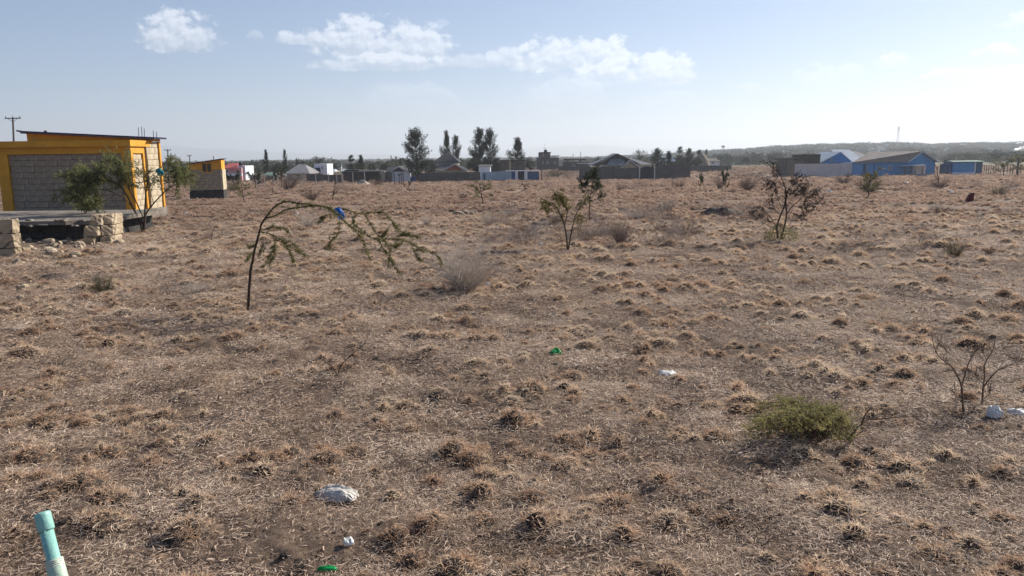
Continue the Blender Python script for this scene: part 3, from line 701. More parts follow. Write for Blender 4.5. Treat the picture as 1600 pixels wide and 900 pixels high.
def rubble():
    rr = random.Random(17); hp = P(80, 385); t = empty('rubble_heap', hp, 'heap of broken pale stones spilling down below the concrete slab at the left', 'rubble')
    for i in range(84):
        px = rr.uniform(26, 190); py = 370 + rr.random() ** 1.5 * 34 + max(0, (60 - px)) * .35 - (px > 130) * 4
        if i > 58: px = rr.uniform(-25, 75) ; py = rr.uniform(404, 530); px *= 1 - (py - 404) / 260
        p = P(px, py); k = p.y / 1200; w = rr.choice((6, 8, 9, 12, 16)) * rr.uniform(.7, 1.2) * (1 if i < 59 else .75)
        rough_rock('stone', p + Vector((0, 0, w * k * .15)), w * k * .6, w * k * .5, w * k * .48, (pale_stone, rock_mat, pale_stone)[i % 3], 500 + i, parent=t, sub=2)
    BLOCKED.append((-14, -10.0, 17.2, 20.6))
def near_wall():
    D = 16.3; x0, x1 = W(-160, 370, D).x, W(22, 370, D).x; zt = W(12, 342, D).z; zg = float(base_z(x1, D)) - .1
    t = empty('stone_wall', (x1, D, zg + .1), 'end of a waist high wall of pale cracked quarry stone at the left edge', 'wall')
    rnd = random.Random(3); H = zt - zg
    for c in range(3):
        x = x0 + (c % 2) * .2; z0 = zg + c * H / 3
        while x < x1 - .02:
            L = min(rnd.uniform(.35, .5), x1 - x)
            if x1 - (x + L) < .1: L = x1 - x
            j = lambda: rnd.uniform(-.015, .015)
            rough_block([(x + .01, D + j(), z0), (x + L - .01, D + j(), z0), (x + L - .01, D + .24, z0), (x + .01, D + .24, z0),
                      (x + .01, D + j(), z0 + H / 3 - .012), (x + L - .01 + j(), D + j(), z0 + H / 3 - .012), (x + L - .01, D + .24, z0 + H / 3 - .012), (x + .01, D + .24, z0 + H / 3 - .012)], c * 10 + int(x * 40) + 5, .011).build('stone', pale_stone, t, org=(x, D, z0))
            x += L
    BLOCKED.append((x0, x1, D, D + .25))
near_wall(); rubble()
rub = [(40, 396, 15, 11, pale_stone, 'upright pale stone touching the right end of the cracked stone wall'), (52, 392, 7, 9, pale_stone, 'narrow pale stone upright beside the end of the cracked stone wall'),
       (72, 391, 17, 9, grey_block, 'dark fronted squared block lying among pale rubble below the slab'), (80, 376, 16, 9, rock_mat, 'smooth rounded buff boulder resting on top of the rubble under the slab'),
       (93, 384, 9, 10, pale_stone, 'square pale block end poking out right of the rubble boulder'), (62, 380, 8, 5, rock_mat, 'small buff stone at the left top of the rubble heap'),
       (108, 374, 10, 5, rock_mat, 'flat brown stone right of the rounded boulder under the slab'), (122, 372, 8, 5, pale_stone, 'small pale stone at the foot of the broken wall end'),
       (144, 374, 12, 4, pale_stone, 'flat pale stone in front of the broken wall end'), (108, 412, 9, 6, rock_mat, 'lone pinkish stone on the grass in front of the rubble'),
       (36, 448, 16, 12, pale_stone, 'pointed pale stone half buried near the yellow grass at the left edge'), (83, 449, 10, 5, white_plastic, None),
       (6, 487, 18, 9, rock_mat, 'wide buff stone cut by the left edge of the picture, upper one'), (20, 497, 9, 8, rock_mat, 'small cube shaped pink stone beside the wide buff stone at the left edge'),
       (28, 514, 34, 7, rock_mat, 'long flat slab stone with a dark underside at the left edge'), (66, 500, 8, 5, rock_mat, 'small bright pink stone right of the long flat slab stone'),
       (22, 478, 8, 4, rock_mat, 'thin flat stone just above the wide buff stone'), (202, 466, 7, 6, rock_mat, 'pale triangular stone alone in the grass left of the bent sapling'),
       (960, 514, 9, 8, dark_and_shaded_rock, 'dark grey rock sitting in the middle of the field'), (97, 566, 6, 5, dark_and_shaded_rock, 'small black clod on the bare path at the left'),
       (318, 583, 7, 7, grey_block, 'small grey white stone among straw left of the dry twig'), (1376, 692, 7, 4, rock_mat, 'small pale stone just right of the green ground shrub'),
       (905, 572, 7, 3, rock_mat, 'thin pale stick like stone right of the green wrapper'), (848, 388, 5, 5, rock_mat, 'pale stone left of the yellow topped thorn tree base')]
for i, (px, py, w, h, m, lab) in enumerate(rub):
    if lab is None:
        p = P(px, py); k = p.y / 1200; rough_rock('paper_scrap', p + Vector((0, 0, .01)), w * k * .5, w * k * .35, h * k * .4, m, 100 + i, 'curled white scrap of rubbish right of the pointed pale stone', 'litter', 'white scraps of litter'); continue
    p = P(px, py); k = math.hypot(p.x, p.y) / 1200; p.z += h * k * .18
    rough_rock('stone', p, w * k * .55, w * k * .42, h * k * .62, m, 100 + i, lab, 'stone', 'loose stones in the field', yaw=.2 if w > 25 else 0)

# ================================================================== vegetation builders
def rvec(rnd): return Vector((rnd.gauss(0, 1), rnd.gauss(0, 1), rnd.gauss(0, 1))).normalized()
def resample(pts, n):
    """smooth curve through the points"""
    pts = [Vector(p) for p in pts]; out = []
    ext = [pts[0] * 2 - pts[1]] + pts + [pts[-1] * 2 - pts[-2]]
    for i in range(1, len(ext) - 2):
        a, b, c, d = ext[i - 1:i + 3]
        for k in range(n):
            t = k / n; out.append(.5 * ((2 * b) + (c - a) * t + (2 * a - 5 * b + 4 * c - d) * t * t + (3 * b - a - 3 * c + d) * t ** 3))
    out.append(pts[-1]); return out
def stem_px(pts, D, seed, dep=.0):
    """pixel path -> world points, wandering in depth as real branches do"""
    rnd = random.Random(seed); drift = rnd.uniform(-1, 1) * dep; out = []
    for i, (x, y) in enumerate(pts):
        out.append(W(x, y, D + drift * i / max(1, len(pts) - 1) + rnd.uniform(-.1, .1) * dep))
    return out
def twiggy(wood, pts, r0, r1, rnd, n, L, leafer=None, sub=0, k=4, ang=.9, gravity=0.0):
    """a stem with n side twigs; leafer(point, direction) is called along twigs"""
    N = len(pts); wood.tube(pts, [r0 + (r1 - r0) * i / (N - 1) for i in range(N)], k)
    for _ in range(n):
        i = rnd.randrange(max(1, N // 4), N - 1) if N > 3 else 0
        t = (pts[i + 1] - pts[i]).normalized(); d = (t + rvec(rnd) * ang).normalized(); d.z -= gravity
        l = L * rnd.uniform(.4, 1.1); q = [pts[i].copy()]
        for s in range(3):
            d = (d + rvec(rnd) * .28 + Vector((0, 0, -gravity))).normalized(); q.append(q[-1] + d * l / 3)
        if sub: twiggy(wood, q, max(r1 * .8, .0015), .001, rnd, sub, L * .5, leafer, 0, 3, ang, gravity)
        else: wood.tube(q, [max(r1 * .7, .0013), .0013, .001, .0007], 3, False)
        if leafer:
            for a, b in zip(q[:-1], q[1:]): leafer(a, b)

def acacia():
    base = P(224, 362); D = base.y
    t = empty('acacia_tree', base, 'spreading green thorn tree with many thin trunks standing before the yellow cornered building', 'tree')
    rnd = random.Random(12); wood = G(); thin = G(); leaf = G()
    def leafer_for(dens):
        def f(a, b):
            d = (b - a); n = int(dens * 1.7 * rnd.uniform(.4, 1.6))
            for _ in range(n):
                p = a + d * rnd.random(); q = (rvec(rnd) + Vector((0, 0, .25)) + d.normalized() * .5).normalized()
                leaf.leaf(p, q, rnd.uniform(.05, .12), rnd.uniform(.016, .028), rnd)
        return f
    stems = [([(222, 362), (218, 345), (208, 325), (198, 305), (186, 290), (168, 282), (140, 284), (112, 292)], .03, .008, 6, 9, .9), ([(198, 305), (182, 284), (156, 272), (126, 272), (104, 284)], .012, .004, 6, 9, -1.0),
             ([(224, 362), (222, 340), (214, 318), (204, 300), (196, 280), (184, 262), (168, 252)], .026, .007, 6, 8, -.3),
             ([(225, 362), (226, 340), (227, 318), (228, 300), (230, 285), (226, 272), (212, 262)], .032, .008, 3, 6, .4),
             ([(226, 360), (228, 335), (240, 318), (252, 305), (262, 295), (280, 286), (296, 281), (304, 283)], .028, .006, 1.4, 6, .3),
             ([(228, 300), (236, 288), (246, 274), (254, 258), (262, 252), (270, 260), (280, 266)], .014, .005, 5, 7, -.4),
             ([(208, 325), (196, 312), (176, 300), (150, 296), (124, 306), (102, 312)], .016, .005, 6, 9, -1.1),
             ([(204, 300), (188, 276), (172, 268), (150, 270), (126, 278)], .014, .005, 6, 9, 1.1),
             ([(198, 305), (186, 300), (168, 312), (146, 322), (130, 318)], .012, .004, 7, 9, .1),
             ([(230, 285), (240, 272), (252, 266), (266, 270), (282, 272)], .012, .004, 5, 7, .9),
             ([(214, 318), (206, 296), (202, 278), (196, 262), (186, 253), (176, 250)], .012, .004, 4, 6, -.6),
             ([(228, 300), (220, 286), (212, 276), (200, 272)], .010, .003, 3, 5, -.9), ([(240, 318), (236, 300), (242, 286), (256, 282)], .010, .003, 2, 4, .5),
             ([(150, 296), (140, 288), (128, 286), (114, 300)], .008, .003, 5, 7, .9), ([(176, 300), (160, 290), (148, 276), (134, 272)], .008, .003, 5, 7, -.9),
             ([(246, 274), (262, 276), (272, 276), (284, 284)], .008, .003, 5, 7, .2), ([(225, 362), (234, 352), (240, 345)], .010, .003, 0, 3, .1)]
    for i, (pp, r0, r1, dens, nt, dep) in enumerate(stems):
        pts = resample(stem_px(pp, D, i + 1, abs(dep) * 1.3 + .15), 3)
        wood.tube(pts, [r0 + (r1 - r0) * k / (len(pts) - 1) for k in range(len(pts))], 6)
        twiggy(thin, pts[len(pts) // 3:], .004, .003, rnd, int(nt * 2.4), .6, leafer_for(dens * .75) if dens else None, 3, 3, .85, -.01)
    wood.build('trunk', bark, t, smooth_=True); tagk = thin.build('branches', bark, t); leaf.build('crown', acacia_leaf, t)
    return base
acacia()

def crumpled(name, pos, sx_, sy_, sz_, m, seed, label, cat, group=None, n=9, hang=False):
    rnd = random.Random(seed); v = []; f = []
    for i in range(n + 1):
        for j in range(n + 1):
            u = i / n * 2 - 1; w = j / n * 2 - 1; e = 1 - .45 * (abs(u) ** 3 + abs(w) ** 3) / 2 + rnd.uniform(-.08, .08)
            hgt = (1 - max(abs(u), abs(w)) ** 2) * .75 + .5 * (vnoise(u * 2.3 + seed, w * 2.3, seed) - .3) + rnd.uniform(-.1, .1)
            if max(abs(u), abs(w)) > .98: hgt = rnd.uniform(0, .12)
            v.append((u * sx_ * e, w * sy_ * e, float(hgt) * sz_))
    for i in range(n):
        for j in range(n): a = i * (n + 1) + j; f.append((a, a + n + 1, a + n + 2, a + 1))
    me = bpy.data.meshes.new(name); me.from_pydata(v, [], f); me.materials.append(m); o = bpy.data.objects.new(name, me); COL.objects.link(o); o.location = pos
    if hang: o.rotation_euler = (R(80), R(62), 0)
    else: o.rotation_euler = (0, 0, rnd.uniform(-.5, .5))
    return tag(o, label, cat, group)
crumpled('plastic_bag', W(250, 269, 23.4), .16, .12, .12, teal_plastic, 5, 'crumpled teal plastic bag caught in the upper right branches of the thorn tree', 'bag', hang=True)

def bent_sapling():
    base = P(388, 484); D = base.y
    t = empty('bent_sapling', base, 'thin thorny sapling bent over to the right in an arch in the near field', 'tree')
    rnd = random.Random(5); wood = G(); leaf = G()
    def leafer(a, b):
        d = b - a; L = d.length; n = max(1, int(L / .0028))
        for _ in range(n):
            p = a + d * rnd.random(); q = (rvec(rnd) + Vector((0, 0, -.25))).normalized(); leaf.leaf(p, q, rnd.uniform(.018, .042), rnd.uniform(.007, .012), rnd)
    trunk = [(388, 484), (389, 462), (391, 430), (396, 400), (402, 375), (409, 350), (417, 338)]
    tp = [p + rvec(rnd) * .0035 for p in resample(stem_px(trunk, D, 1, .05), 6)]; wood.tube(tp, [(.020 - .009 * i / (len(tp) - 1)) * rnd.uniform(.88, 1.14) for i in range(len(tp))], 7)
    S = [([(417, 338), (428, 324), (445, 315), (462, 317), (485, 320), (505, 323), (522, 328), (540, 327)], .010, .005, .1),
         ([(415, 341), (432, 336), (448, 327), (468, 324), (490, 321), (512, 324), (530, 336), (545, 352)], .008, .004, .3),
         ([(540, 327), (560, 333), (585, 332), (603, 333), (610, 342), (620, 355), (632, 366)], .005, .002, -.3),
         ([(522, 328), (537, 345), (552, 356), (570, 366), (590, 374), (615, 373), (640, 378), (658, 390), (672, 393), (686, 402), (692, 414)], .006, .002, .5),
         ([(545, 352), (560, 366), (568, 378), (573, 392), (578, 404)], .003, .0015, -.4), ([(530, 336), (530, 352), (528, 366), (518, 374), (513, 384)], .004, .002, -.1),
         ([(570, 333), (578, 348), (586, 362), (596, 372), (606, 382), (609, 396), (607, 420)], .004, .002, .2), ([(590, 374), (600, 390), (610, 402), (618, 418), (628, 430)], .004, .0015, .4),
         ([(560, 333), (552, 340), (556, 352), (572, 364)], .003, .0015, .2), ([(640, 378), (652, 400), (660, 408)], .003, .0015, .3), ([(625, 368), (640, 366), (655, 372)], .003, .0015, -.2),
         ([(615, 373), (628, 366), (637, 368)], .002, .001, 0), ([(606, 382), (620, 385), (630, 378)], .002, .001, .2), ([(525, 334), (510, 336), (500, 342)], .003, .0015, -.1),
         ([(609, 352), (602, 364), (594, 371)], .002, .001, .1), ([(408, 360), (420, 356), (438, 355), (452, 362)], .004, .0015, -.2), ([(406, 362), (424, 366), (442, 376), (458, 388), (474, 398)], .004, .0015, .2),
         ([(424, 366), (430, 380), (424, 395), (416, 410), (410, 418)], .003, .0015, .0), ([(430, 372), (446, 384), (454, 396), (458, 410)], .003, .0015, -.2), ([(424, 378), (411, 382), (404, 400)], .002, .001, .2),
         ([(430, 380), (428, 398), (420, 414)], .002, .001, .3), ([(436, 372), (455, 378), (468, 390), (480, 402)], .002, .001, -.1), ([(402, 378), (396, 384), (388, 387)], .003, .001, .1), ([(397, 395), (391, 398), (388, 404)], .002, .001, .1)]
    for i, (pp, r0, r1, dep) in enumerate(S):
        pts = resample(stem_px(pp, D, 20 + i, abs(dep) + .05), 4)
        wood.tube(pts, [r0 + (r1 - r0) * k / (len(pts) - 1) for k in range(len(pts))], 5)
        for a, b in zip(pts[:-1], pts[1:]): leafer(a, b)
        twiggy(wood, pts, r1 * .8, .001, rnd, 5 + len(pts) // 3, .08, leafer, 0, 3, .8, .08)
    wood.build('trunk', bark, t, smooth_=True); leaf.build('leaves', olive_leaf, t); return D
BD = bent_sapling()
crumpled('plastic_bag', W(531, 333, BD - .02), .10, .06, .05, blue_plastic, 9, 'bright blue plastic bag snagged on the arch of the bent sapling', 'bag', hang=True)

def thorn_tree(name, label, base_px, stems, seed, wood_m, leaf_m, leafn, lsize, ntw, L, dscale=.4, group=None, extra=None, clump=0, rscale=1.0):
    base = P(*base_px); D = base.y; t = empty(name, base, label, 'tree', group); rnd = random.Random(seed); wood = G(); leaf = G(); ex = G()
    for i, (pp, r0, r1, lf) in enumerate(stems):
        def leafer(a, b, lf=lf):
            for _ in range(int(leafn * lf * rnd.uniform(.3, 1.7) + rnd.random())):
                p = a + (b - a) * rnd.random()
                if clump:
                    for _ in range(4): leaf.leaf(p + rvec(rnd) * clump * .3, rvec(rnd), clump * rnd.uniform(.7, 1.3), clump * .6, rnd)
                else: leaf.leaf(p, rvec(rnd), lsize * rnd.uniform(.6, 1.4), lsize * .4, rnd)
        pts = resample(stem_px(pp, D, seed + i, dscale), 3)
        wood.tube(pts, [rscale * (r0 + (r1 - r0) * k / (len(pts) - 1)) for k in range(len(pts))], 6)
        if lf >= 0: twiggy(wood, pts[len(pts) // 4:], r1 * .8, .0018, rnd, ntw, L, leafer if lf else None, 2, 4, .75)
    wood.build('trunk', wood_m, t)
    if leaf.f: leaf.build('crown', leaf_m, t)
    if extra: extra(t, rnd, D)
    return t
def base_clump(m, px0, px1, py0, py1, n, size):
    def f(t, rnd, D):
        q = G()
        for _ in range(n):
            a = rnd.uniform(0, 1); x = px0 + (px1 - px0) * a; top = py1 - (py1 - py0) * (.35 + .65 * math.sqrt(max(0, 1 - (2 * a - 1) ** 2))) * rnd.random() ** 1.5
            q.leaf(W(x, top, D + rnd.uniform(-.35, .35)), rvec(rnd), size * rnd.uniform(.6, 1.3), size * .35, rnd)
        q.build('undergrowth', m, t)
    return f
thorn_tree('pod_tree', 'almost leafless small tree dotted with dark clumps, a green tuft at its foot', (1217, 376),
   [([(1216, 376), (1214, 355), (1219, 338), (1226, 320), (1228, 300), (1224, 285), (1218, 272), (1208, 262), (1198, 254)], .022, .004, .8),
    ([(1220, 374), (1226, 352), (1229, 335), (1228, 318), (1230, 300), (1236, 290), (1246, 284)], .022, .005, .8),
    ([(1229, 335), (1238, 322), (1248, 314), (1256, 304), (1266, 299), (1276, 298)], .013, .003, 1), ([(1248, 314), (1260, 316), (1276, 320)], .007, .002, 1), ([(1256, 304), (1268, 308), (1282, 308)], .006, .002, 1), ([(1228, 320), (1240, 308), (1250, 298), (1262, 290)], .007, .002, 1), ([(1219, 338), (1208, 322), (1204, 306)], .006, .002, .9), ([(1224, 330), (1216, 312), (1212, 296), (1204, 280)], .006, .002, .9), ([(1232, 330), (1244, 336), (1256, 340)], .005, .002, .8), ([(1238, 322), (1252, 324), (1264, 330)], .005, .002, .8),
    ([(1225, 292), (1215, 284), (1205, 288), (1196, 290)], .007, .002, 1), ([(1214, 358), (1206, 342), (1196, 332), (1184, 328), (1174, 334)], .010, .003, .6),
    ([(1228, 310), (1238, 300), (1252, 296)], .007, .002, .9), ([(1226, 286), (1236, 282), (1246, 283)], .006, .002, 1), ([(1220, 276), (1214, 268), (1206, 258)], .006, .002, .8), ([(1210, 350), (1200, 345), (1188, 345)], .006, .002, .3)],
   31, bark, brown_leaf, .75, .04, 18, .29, .7, extra=base_clump(olive_leaf, 1194, 1246, 352, 381, 1100, .06), clump=.028)
thorn_tree('thorn_tree', 'small dark thorn tree with a flat yellow green top in mid field', (888, 391),
   [([(887, 391), (885, 370), (882, 352), (876, 335), (868, 322), (860, 316), (850, 315)], .020, .006, 1), ([(888, 390), (892, 368), (896, 348), (902, 330), (910, 318), (916, 308)], .018, .004, .35),
    ([(882, 352), (886, 335), (884, 322), (876, 313)], .009, .003, 1), ([(876, 335), (866, 332), (856, 326), (848, 322)], .007, .003, .6), ([(884, 345), (874, 344), (862, 346)], .006, .002, .1),
    ([(896, 348), (906, 344), (914, 346)], .006, .002, .1), ([(893, 360), (900, 356), (910, 358)], .005, .002, .05), ([(868, 322), (860, 310), (866, 306), (878, 308)], .006, .002, 1.1), ([(902, 330), (908, 338), (904, 345)], .005, .002, .2)],
   51, bark, yellow_leaf, 4, .04, 20, .24, .6)
thorn_tree('leafy_sapling', 'upright dark green leafy sapling just behind the yellow topped thorn tree', (922, 346),
   [([(922, 346), (921, 330), (922, 312), (925, 294), (927, 278)], .022, .006, .8), ([(922, 320), (914, 305), (910, 292), (908, 284)], .010, .004, 1), ([(924, 310), (932, 296), (934, 282)], .009, .004, 1),
    ([(922, 300), (918, 285), (920, 272)], .009, .004, 1.2), ([(923, 316), (934, 310), (940, 306)], .007, .003, .5), ([(926, 290), (932, 276), (930, 268)], .007, .003, 1.2), ([(921, 325), (912, 318), (904, 318)], .006, .003, .3)],
   71, bark, dark_leaf, 3.6, .065, 13, .28, .6)
thorn_tree('bare_sapling', 'left one of two leafless brown saplings side by side at the right edge', (1505, 652),
   [([(1506, 652), (1504, 628), (1502, 602), (1496, 588), (1488, 574), (1478, 566), (1466, 556), (1459, 540), (1456, 518)], .011, .002, 0), ([(1503, 602), (1508, 585), (1514, 566), (1524, 548), (1532, 536)], .008, .0018, 0),
    ([(1502, 600), (1510, 592), (1518, 582)], .004, .0015, 0), ([(1504, 630), (1496, 622), (1490, 612)], .003, .001, 0), ([(1478, 566), (1480, 552), (1476, 545)], .003, .001, 0)],
   91, bark_brown, None, 0, 0, 13, .11, .25, rscale=.75)
thorn_tree('bare_sapling', 'right one of two leafless brown saplings, next to the white rubbish at the right edge', (1534, 646),
   [([(1534, 646), (1535, 625), (1536, 606), (1538, 590), (1538, 572), (1543, 560), (1552, 545), (1556, 524)], .011, .002, 0), ([(1536, 606), (1546, 592), (1560, 578), (1578, 570), (1598, 562)], .008, .002, 0),
    ([(1537, 600), (1528, 592), (1524, 584)], .005, .002, 0), ([(1541, 562), (1536, 548), (1538, 536)], .003, .001, 0), ([(1535, 625), (1544, 618), (1548, 608)], .003, .001, 0)],
   95, bark_brown, None, 0, 0, 13, .11, .25, rscale=.75)
thorn_tree('bare_sapling', 'thin leafless twig tree in the grass between the big thorn tree and the bent sapling', (330, 380),
   [([(330, 380), (331, 368), (334, 356), (342, 348)], .010, .003, 0), ([(331, 366), (324, 356), (316, 352)], .006, .002, 0), ([(333, 360), (344, 360), (350, 356)], .005, .002, 0)], 99, bark, None, 0, 0, 5, .2, .3)
thorn_tree('dry_twig', 'fallen dark dry twig branching upwards out of flat straw left of centre', (528, 588),
   [([(528, 588), (532, 572), (545, 558), (560, 545), (572, 536)], .006, .0015, 0), ([(528, 588), (520, 574), (508, 562)], .005, .001, 0), ([(530, 580), (545, 576), (556, 568)], .004, .001, 0), ([(526, 586), (512, 584), (500, 578)], .004, .001, 0)],
   101, bark, None, 0, 0, 12, .10, .3)

def green_shrub():
    base = P(1325, 690); D = base.y; t = empty('green_shrub', base, 'bright green feathery shrub spreading low over the ground at the lower right', 'shrub'); rnd = random.Random(6); wood = G(); leaf = G()
    for i in range(38):
        a = rnd.random(); tx = 1165 + 165 * a; ty = 672 - 27 * math.sin(math.pi * min(1, a ** .8)) * rnd.uniform(.5, 1.15) + rnd.uniform(-2, 24)
        e = W(tx, ty, D + rnd.uniform(-.35, .7)); e.z = max(e.z, g(e.x, e.y) + .02)
        m = (base + e) / 2 + Vector((rnd.uniform(-.05, .05), rnd.uniform(-.05, .1), rnd.uniform(.03, .14))); b = base + Vector((rnd.uniform(-.5, .02), rnd.uniform(-.1, .2), 0))
        pts = resample([b, m, e], 5)
        wood.tube(pts, [.006 - .0045 * k / (len(pts) - 1) for k in range(len(pts))], 4)
        for p, q in zip(pts[3:-1], pts[4:]):
            for _ in range(4):
                d = ((q - p).normalized() + rvec(rnd) * .9); d.z = d.z * .5 + .1; d.normalize(); l = rnd.uniform(.05, .14); z = p + (q - p) * rnd.random()
                wood.tube([z, z + d * l], [.0012, .0006], 3, False)
                for k in range(13):
                    s = z + d * l * k / 13; u = (rvec(rnd) + d * .3).normalized(); leaf.leaf(s, u, rnd.uniform(.014, .030), rnd.uniform(.004, .007), rnd)
    wood.build('branches', bark_brown, t); leaf.build('leaves', lime_leaf, t)
    w2 = G()
    for i, pp in enumerate([[(1325, 690), (1340, 668), (1358, 655), (1378, 645), (1392, 642)], [(1358, 655), (1375, 655), (1400, 652), (1436, 651)], [(1330, 685), (1350, 672), (1362, 668)], [(1345, 665), (1352, 648), (1362, 636)]]):
        twiggy(w2, resample(stem_px(pp, D, i, .2), 3), .006, .002, rnd, 8, .10, None, 0, 4)
    w2.build('bare_branch', bark_brown, t)
green_shrub()

pale_twig = mat('pale_twig', (.50, .43, .37), (.32, .27, .23), 3, .9)
def scrub_proto(name, n, H, spread, m, seed, dens=3, rad=.0022, droop=.0, leafm=None, sub=4):
    """dry many stemmed bush, unit height about H"""
    rnd = random.Random(seed); w = G()
    for _ in range(n):
        a = rnd.uniform(0, 6.283); el = rnd.random() ** .6 * spread; d = Vector((math.cos(a) * el, math.sin(a) * el, 1)).normalized()
        p = Vector((math.cos(a) * .06, math.sin(a) * .06, -.02)) * rnd.random(); L = H * rnd.uniform(.6, 1.1); pts = [p]
        for s in range(5):
            d = (d + rvec(rnd) * .16 + Vector((0, 0, -droop))).normalized(); pts.append(pts[-1] + d * L / 5)
        w.tube(pts, [rad * (1 - .14 * k) for k in range(6)], 3, False)
        for k in range(sub):
            i = rnd.randrange(1, 5); d2 = ((pts[i + 1] - pts[i]).normalized() + rvec(rnd) * .7).normalized(); q = [pts[i]]
            for s in range(3): d2 = (d2 + rvec(rnd) * .3).normalized(); q.append(q[-1] + d2 * L * .13 * rnd.uniform(.6, 1.2))
            w.tube(q, [rad * .6, rad * .5, rad * .4, rad * .25], 3, False)
    return w.mesh(name, m)
grey_brown = mat('scrub_grey', (.34, .27, .22), (.20, .15, .12), 3, .9)
brown_scrub = mat('scrub_brown', (.24, .16, .12), (.13, .09, .07), 3, .9)
green_scrub = mat('scrub_green', (.17, .16, .08), (.10, .09, .05), 3, .9)
SC = [scrub_proto('dry_bush', 60, 1.0, 1.3, pale_twig, 1, sub=7, rad=.006), scrub_proto('dry_bush', 70, 1.0, 1.6, brown_scrub, 2, sub=6, rad=.007), scrub_proto('dry_bush', 90, 1.0, 1.1, brown_scrub, 3, sub=6, rad=.006), scrub_proto('dry_bush', 90, 1.0, 1.7, green_scrub, 4, sub=7, rad=.006)]
def bush(px, pb, w, h, kind, label, seed=0, name='dry_bush', group='dry bushes in the field'):
    p = P(px, pb); k = math.hypot(p.x, p.y) / 1200; o = bpy.data.objects.new(name, SC[kind]); COL.objects.link(o); o.location = p
    ws = w * k / (1.5, 1.65, 1.4, 1.65)[kind]; o.scale = (ws, ws, h * k / .95); o.rotation_euler = (0, 0, seed * 1.37); return tag(o, label, 'bush', group)
p = P(730, 458); 
bb = scrub_proto('dry_bush', 150, .78, 1.15, pale_twig, 9, sub=9, rad=.0029)
o = bpy.data.objects.new('dry_bush', bb); COL.objects.link(o); o.location = p; o.scale = (1, 1, .98); tag(o, 'large wiry grey leafless bush right of the bent sapling, biggest of the near bushes', 'bush', 'dry bushes in the field')
bush_list = [
 (450, 297, 44, 30, 1, 'big round brown bush before the grey hipped roof far left of centre'), (488, 314, 34, 22, 1, 'brown leafless bush directly above the arch of the bent sapling'),
 (482, 357, 46, 34, 0, 'pale grey twiggy bush seen under the arch of the bent sapling'), (968, 385, 36, 32, 2, 'dark pointed dry bush right of the pair of thorn trees'),
 (868, 277, 32, 13, 3, 'greenish low bush on the slope below the grey block with the water tank'), (970, 298, 24, 14, 1, 'brown bush in front of the gabled house wall, left of the brown block'),
 (935, 297, 30, 10, 1, 'low dark bush to the left of the brown bush before the gabled house'), (1062, 295, 24, 16, 1, 'small grey bush between the brown block and the broken sapling'),
 (1124, 296, 26, 24, 1, 'dense grey bush just left of a thin upright sapling'), (1168, 299, 36, 24, 2, 'grey bush leaning to the right, left of the pod dotted tree'),
 (1358, 302, 44, 30, 3, 'olive bush around the foot of the small round headed tree before the blue shed'), (1470, 294, 34, 16, 1, 'brown bush at the foot of the thin sapling before the blue gable'),
 (1560, 306, 26, 16, 3, 'dull green bush right of the maroon marker stone'), (1466, 334, 34, 13, 1, 'low dark bush in the red grass below the maroon marker stone'),
 (1490, 403, 34, 28, 3, 'greenish low bush alone at the right in front of the red grass'), (160, 454, 42, 34, 3, 'grey green bush on the left below the rubble'),
 (320, 378, 40, 14, 1, 'low brown weeds at the foot of the thin twig tree on the left'), (765, 352, 34, 22, 0, 'grey weedy bush left of the yellow topped thorn tree, near the stone heap'),
 (800, 340, 40, 18, 0, 'low grey brush behind and left of the yellow topped thorn tree'), (835, 372, 40, 20, 0, 'grey brush touching the left side of the yellow topped thorn tree'),
 (1000, 342, 50, 20, 0, 'grey brush right of the leafy sapling'), (1042, 330, 44, 22, 0, 'tall grey brush mid field before the dark earth mound'), (938, 372, 40, 22, 0, 'grey brush between the thorn trees and the dark pointed bush'),
 (1182, 345, 46, 22, 1, 'dark fallen brush left of the pod dotted tree'), (1050, 372, 30, 16, 0, 'faint grey weed right of the dark pointed bush'), (700, 280, 20, 8, 1, 'low weed before the dark wall of the pyramid roofed house'),
 (590, 290, 30, 12, 1, 'brown weeds along the post fence before the dark sheds'), (365, 300, 26, 20, 3, 'green brown bush hugging the right wall of the outhouse'), (408, 288, 34, 18, 1, 'brown bush left of the big round brown bush'),
 (1320, 288, 34, 16, 1, 'brown weeds before the pinkish white wall'), (1545, 400, 24, 12, 1, 'small brown weed near the right edge, right of the greenish low bush'), (668, 352, 24, 18, 0, 'wispy grey weed above the right end of the bent sapling'),
 (722, 312, 22, 12, 1, 'flat dark weed left of the flat topped sapling'), (1145, 303, 8, 8, 2, 'tiny dark weed right of the thin upright sapling'), (310, 455, 46, 18, 0, 'faint grey weeds left of the bent sapling')]
for i, a in enumerate(bush_list): bush(*a, seed=i + 1)

def sap_proto(name, seed, n, H, flat, leafm, leafn, lean=0):
    rnd = random.Random(seed); w = G(); l = G(); pts = [Vector((0, 0, -.03))]; d = Vector((lean, 0, 1)).normalized()
    for s in range(6): d = (d + rvec(rnd) * .1).normalized(); pts.append(pts[-1] + d * H * .13)
    w.tube(pts, [.022, .02, .018, .016, .014, .012, .010], 5)
    def lf(a, b):
        for _ in range(leafn): l.leaf(a + (b - a) * rnd.random(), rvec(rnd), .05, .022, rnd)
    for k in range(n):
        i = rnd.randrange(2, 6); a = rnd.uniform(0, 6.283); d = Vector((math.cos(a), math.sin(a), flat + rnd.uniform(-.2, .4))).normalized(); q = [pts[i]]
        for s in range(4): d = (d + rvec(rnd) * .2 + Vector((0, 0, .08))).normalized(); q.append(q[-1] + d * H * .12)
        twiggy(w, q, .009, .004, rnd, 5, H * .16, lf if leafn else None, 2, 3, .8)
    return w.mesh('trunk', bark), (l.mesh('crown', leafm) if leafn else None)
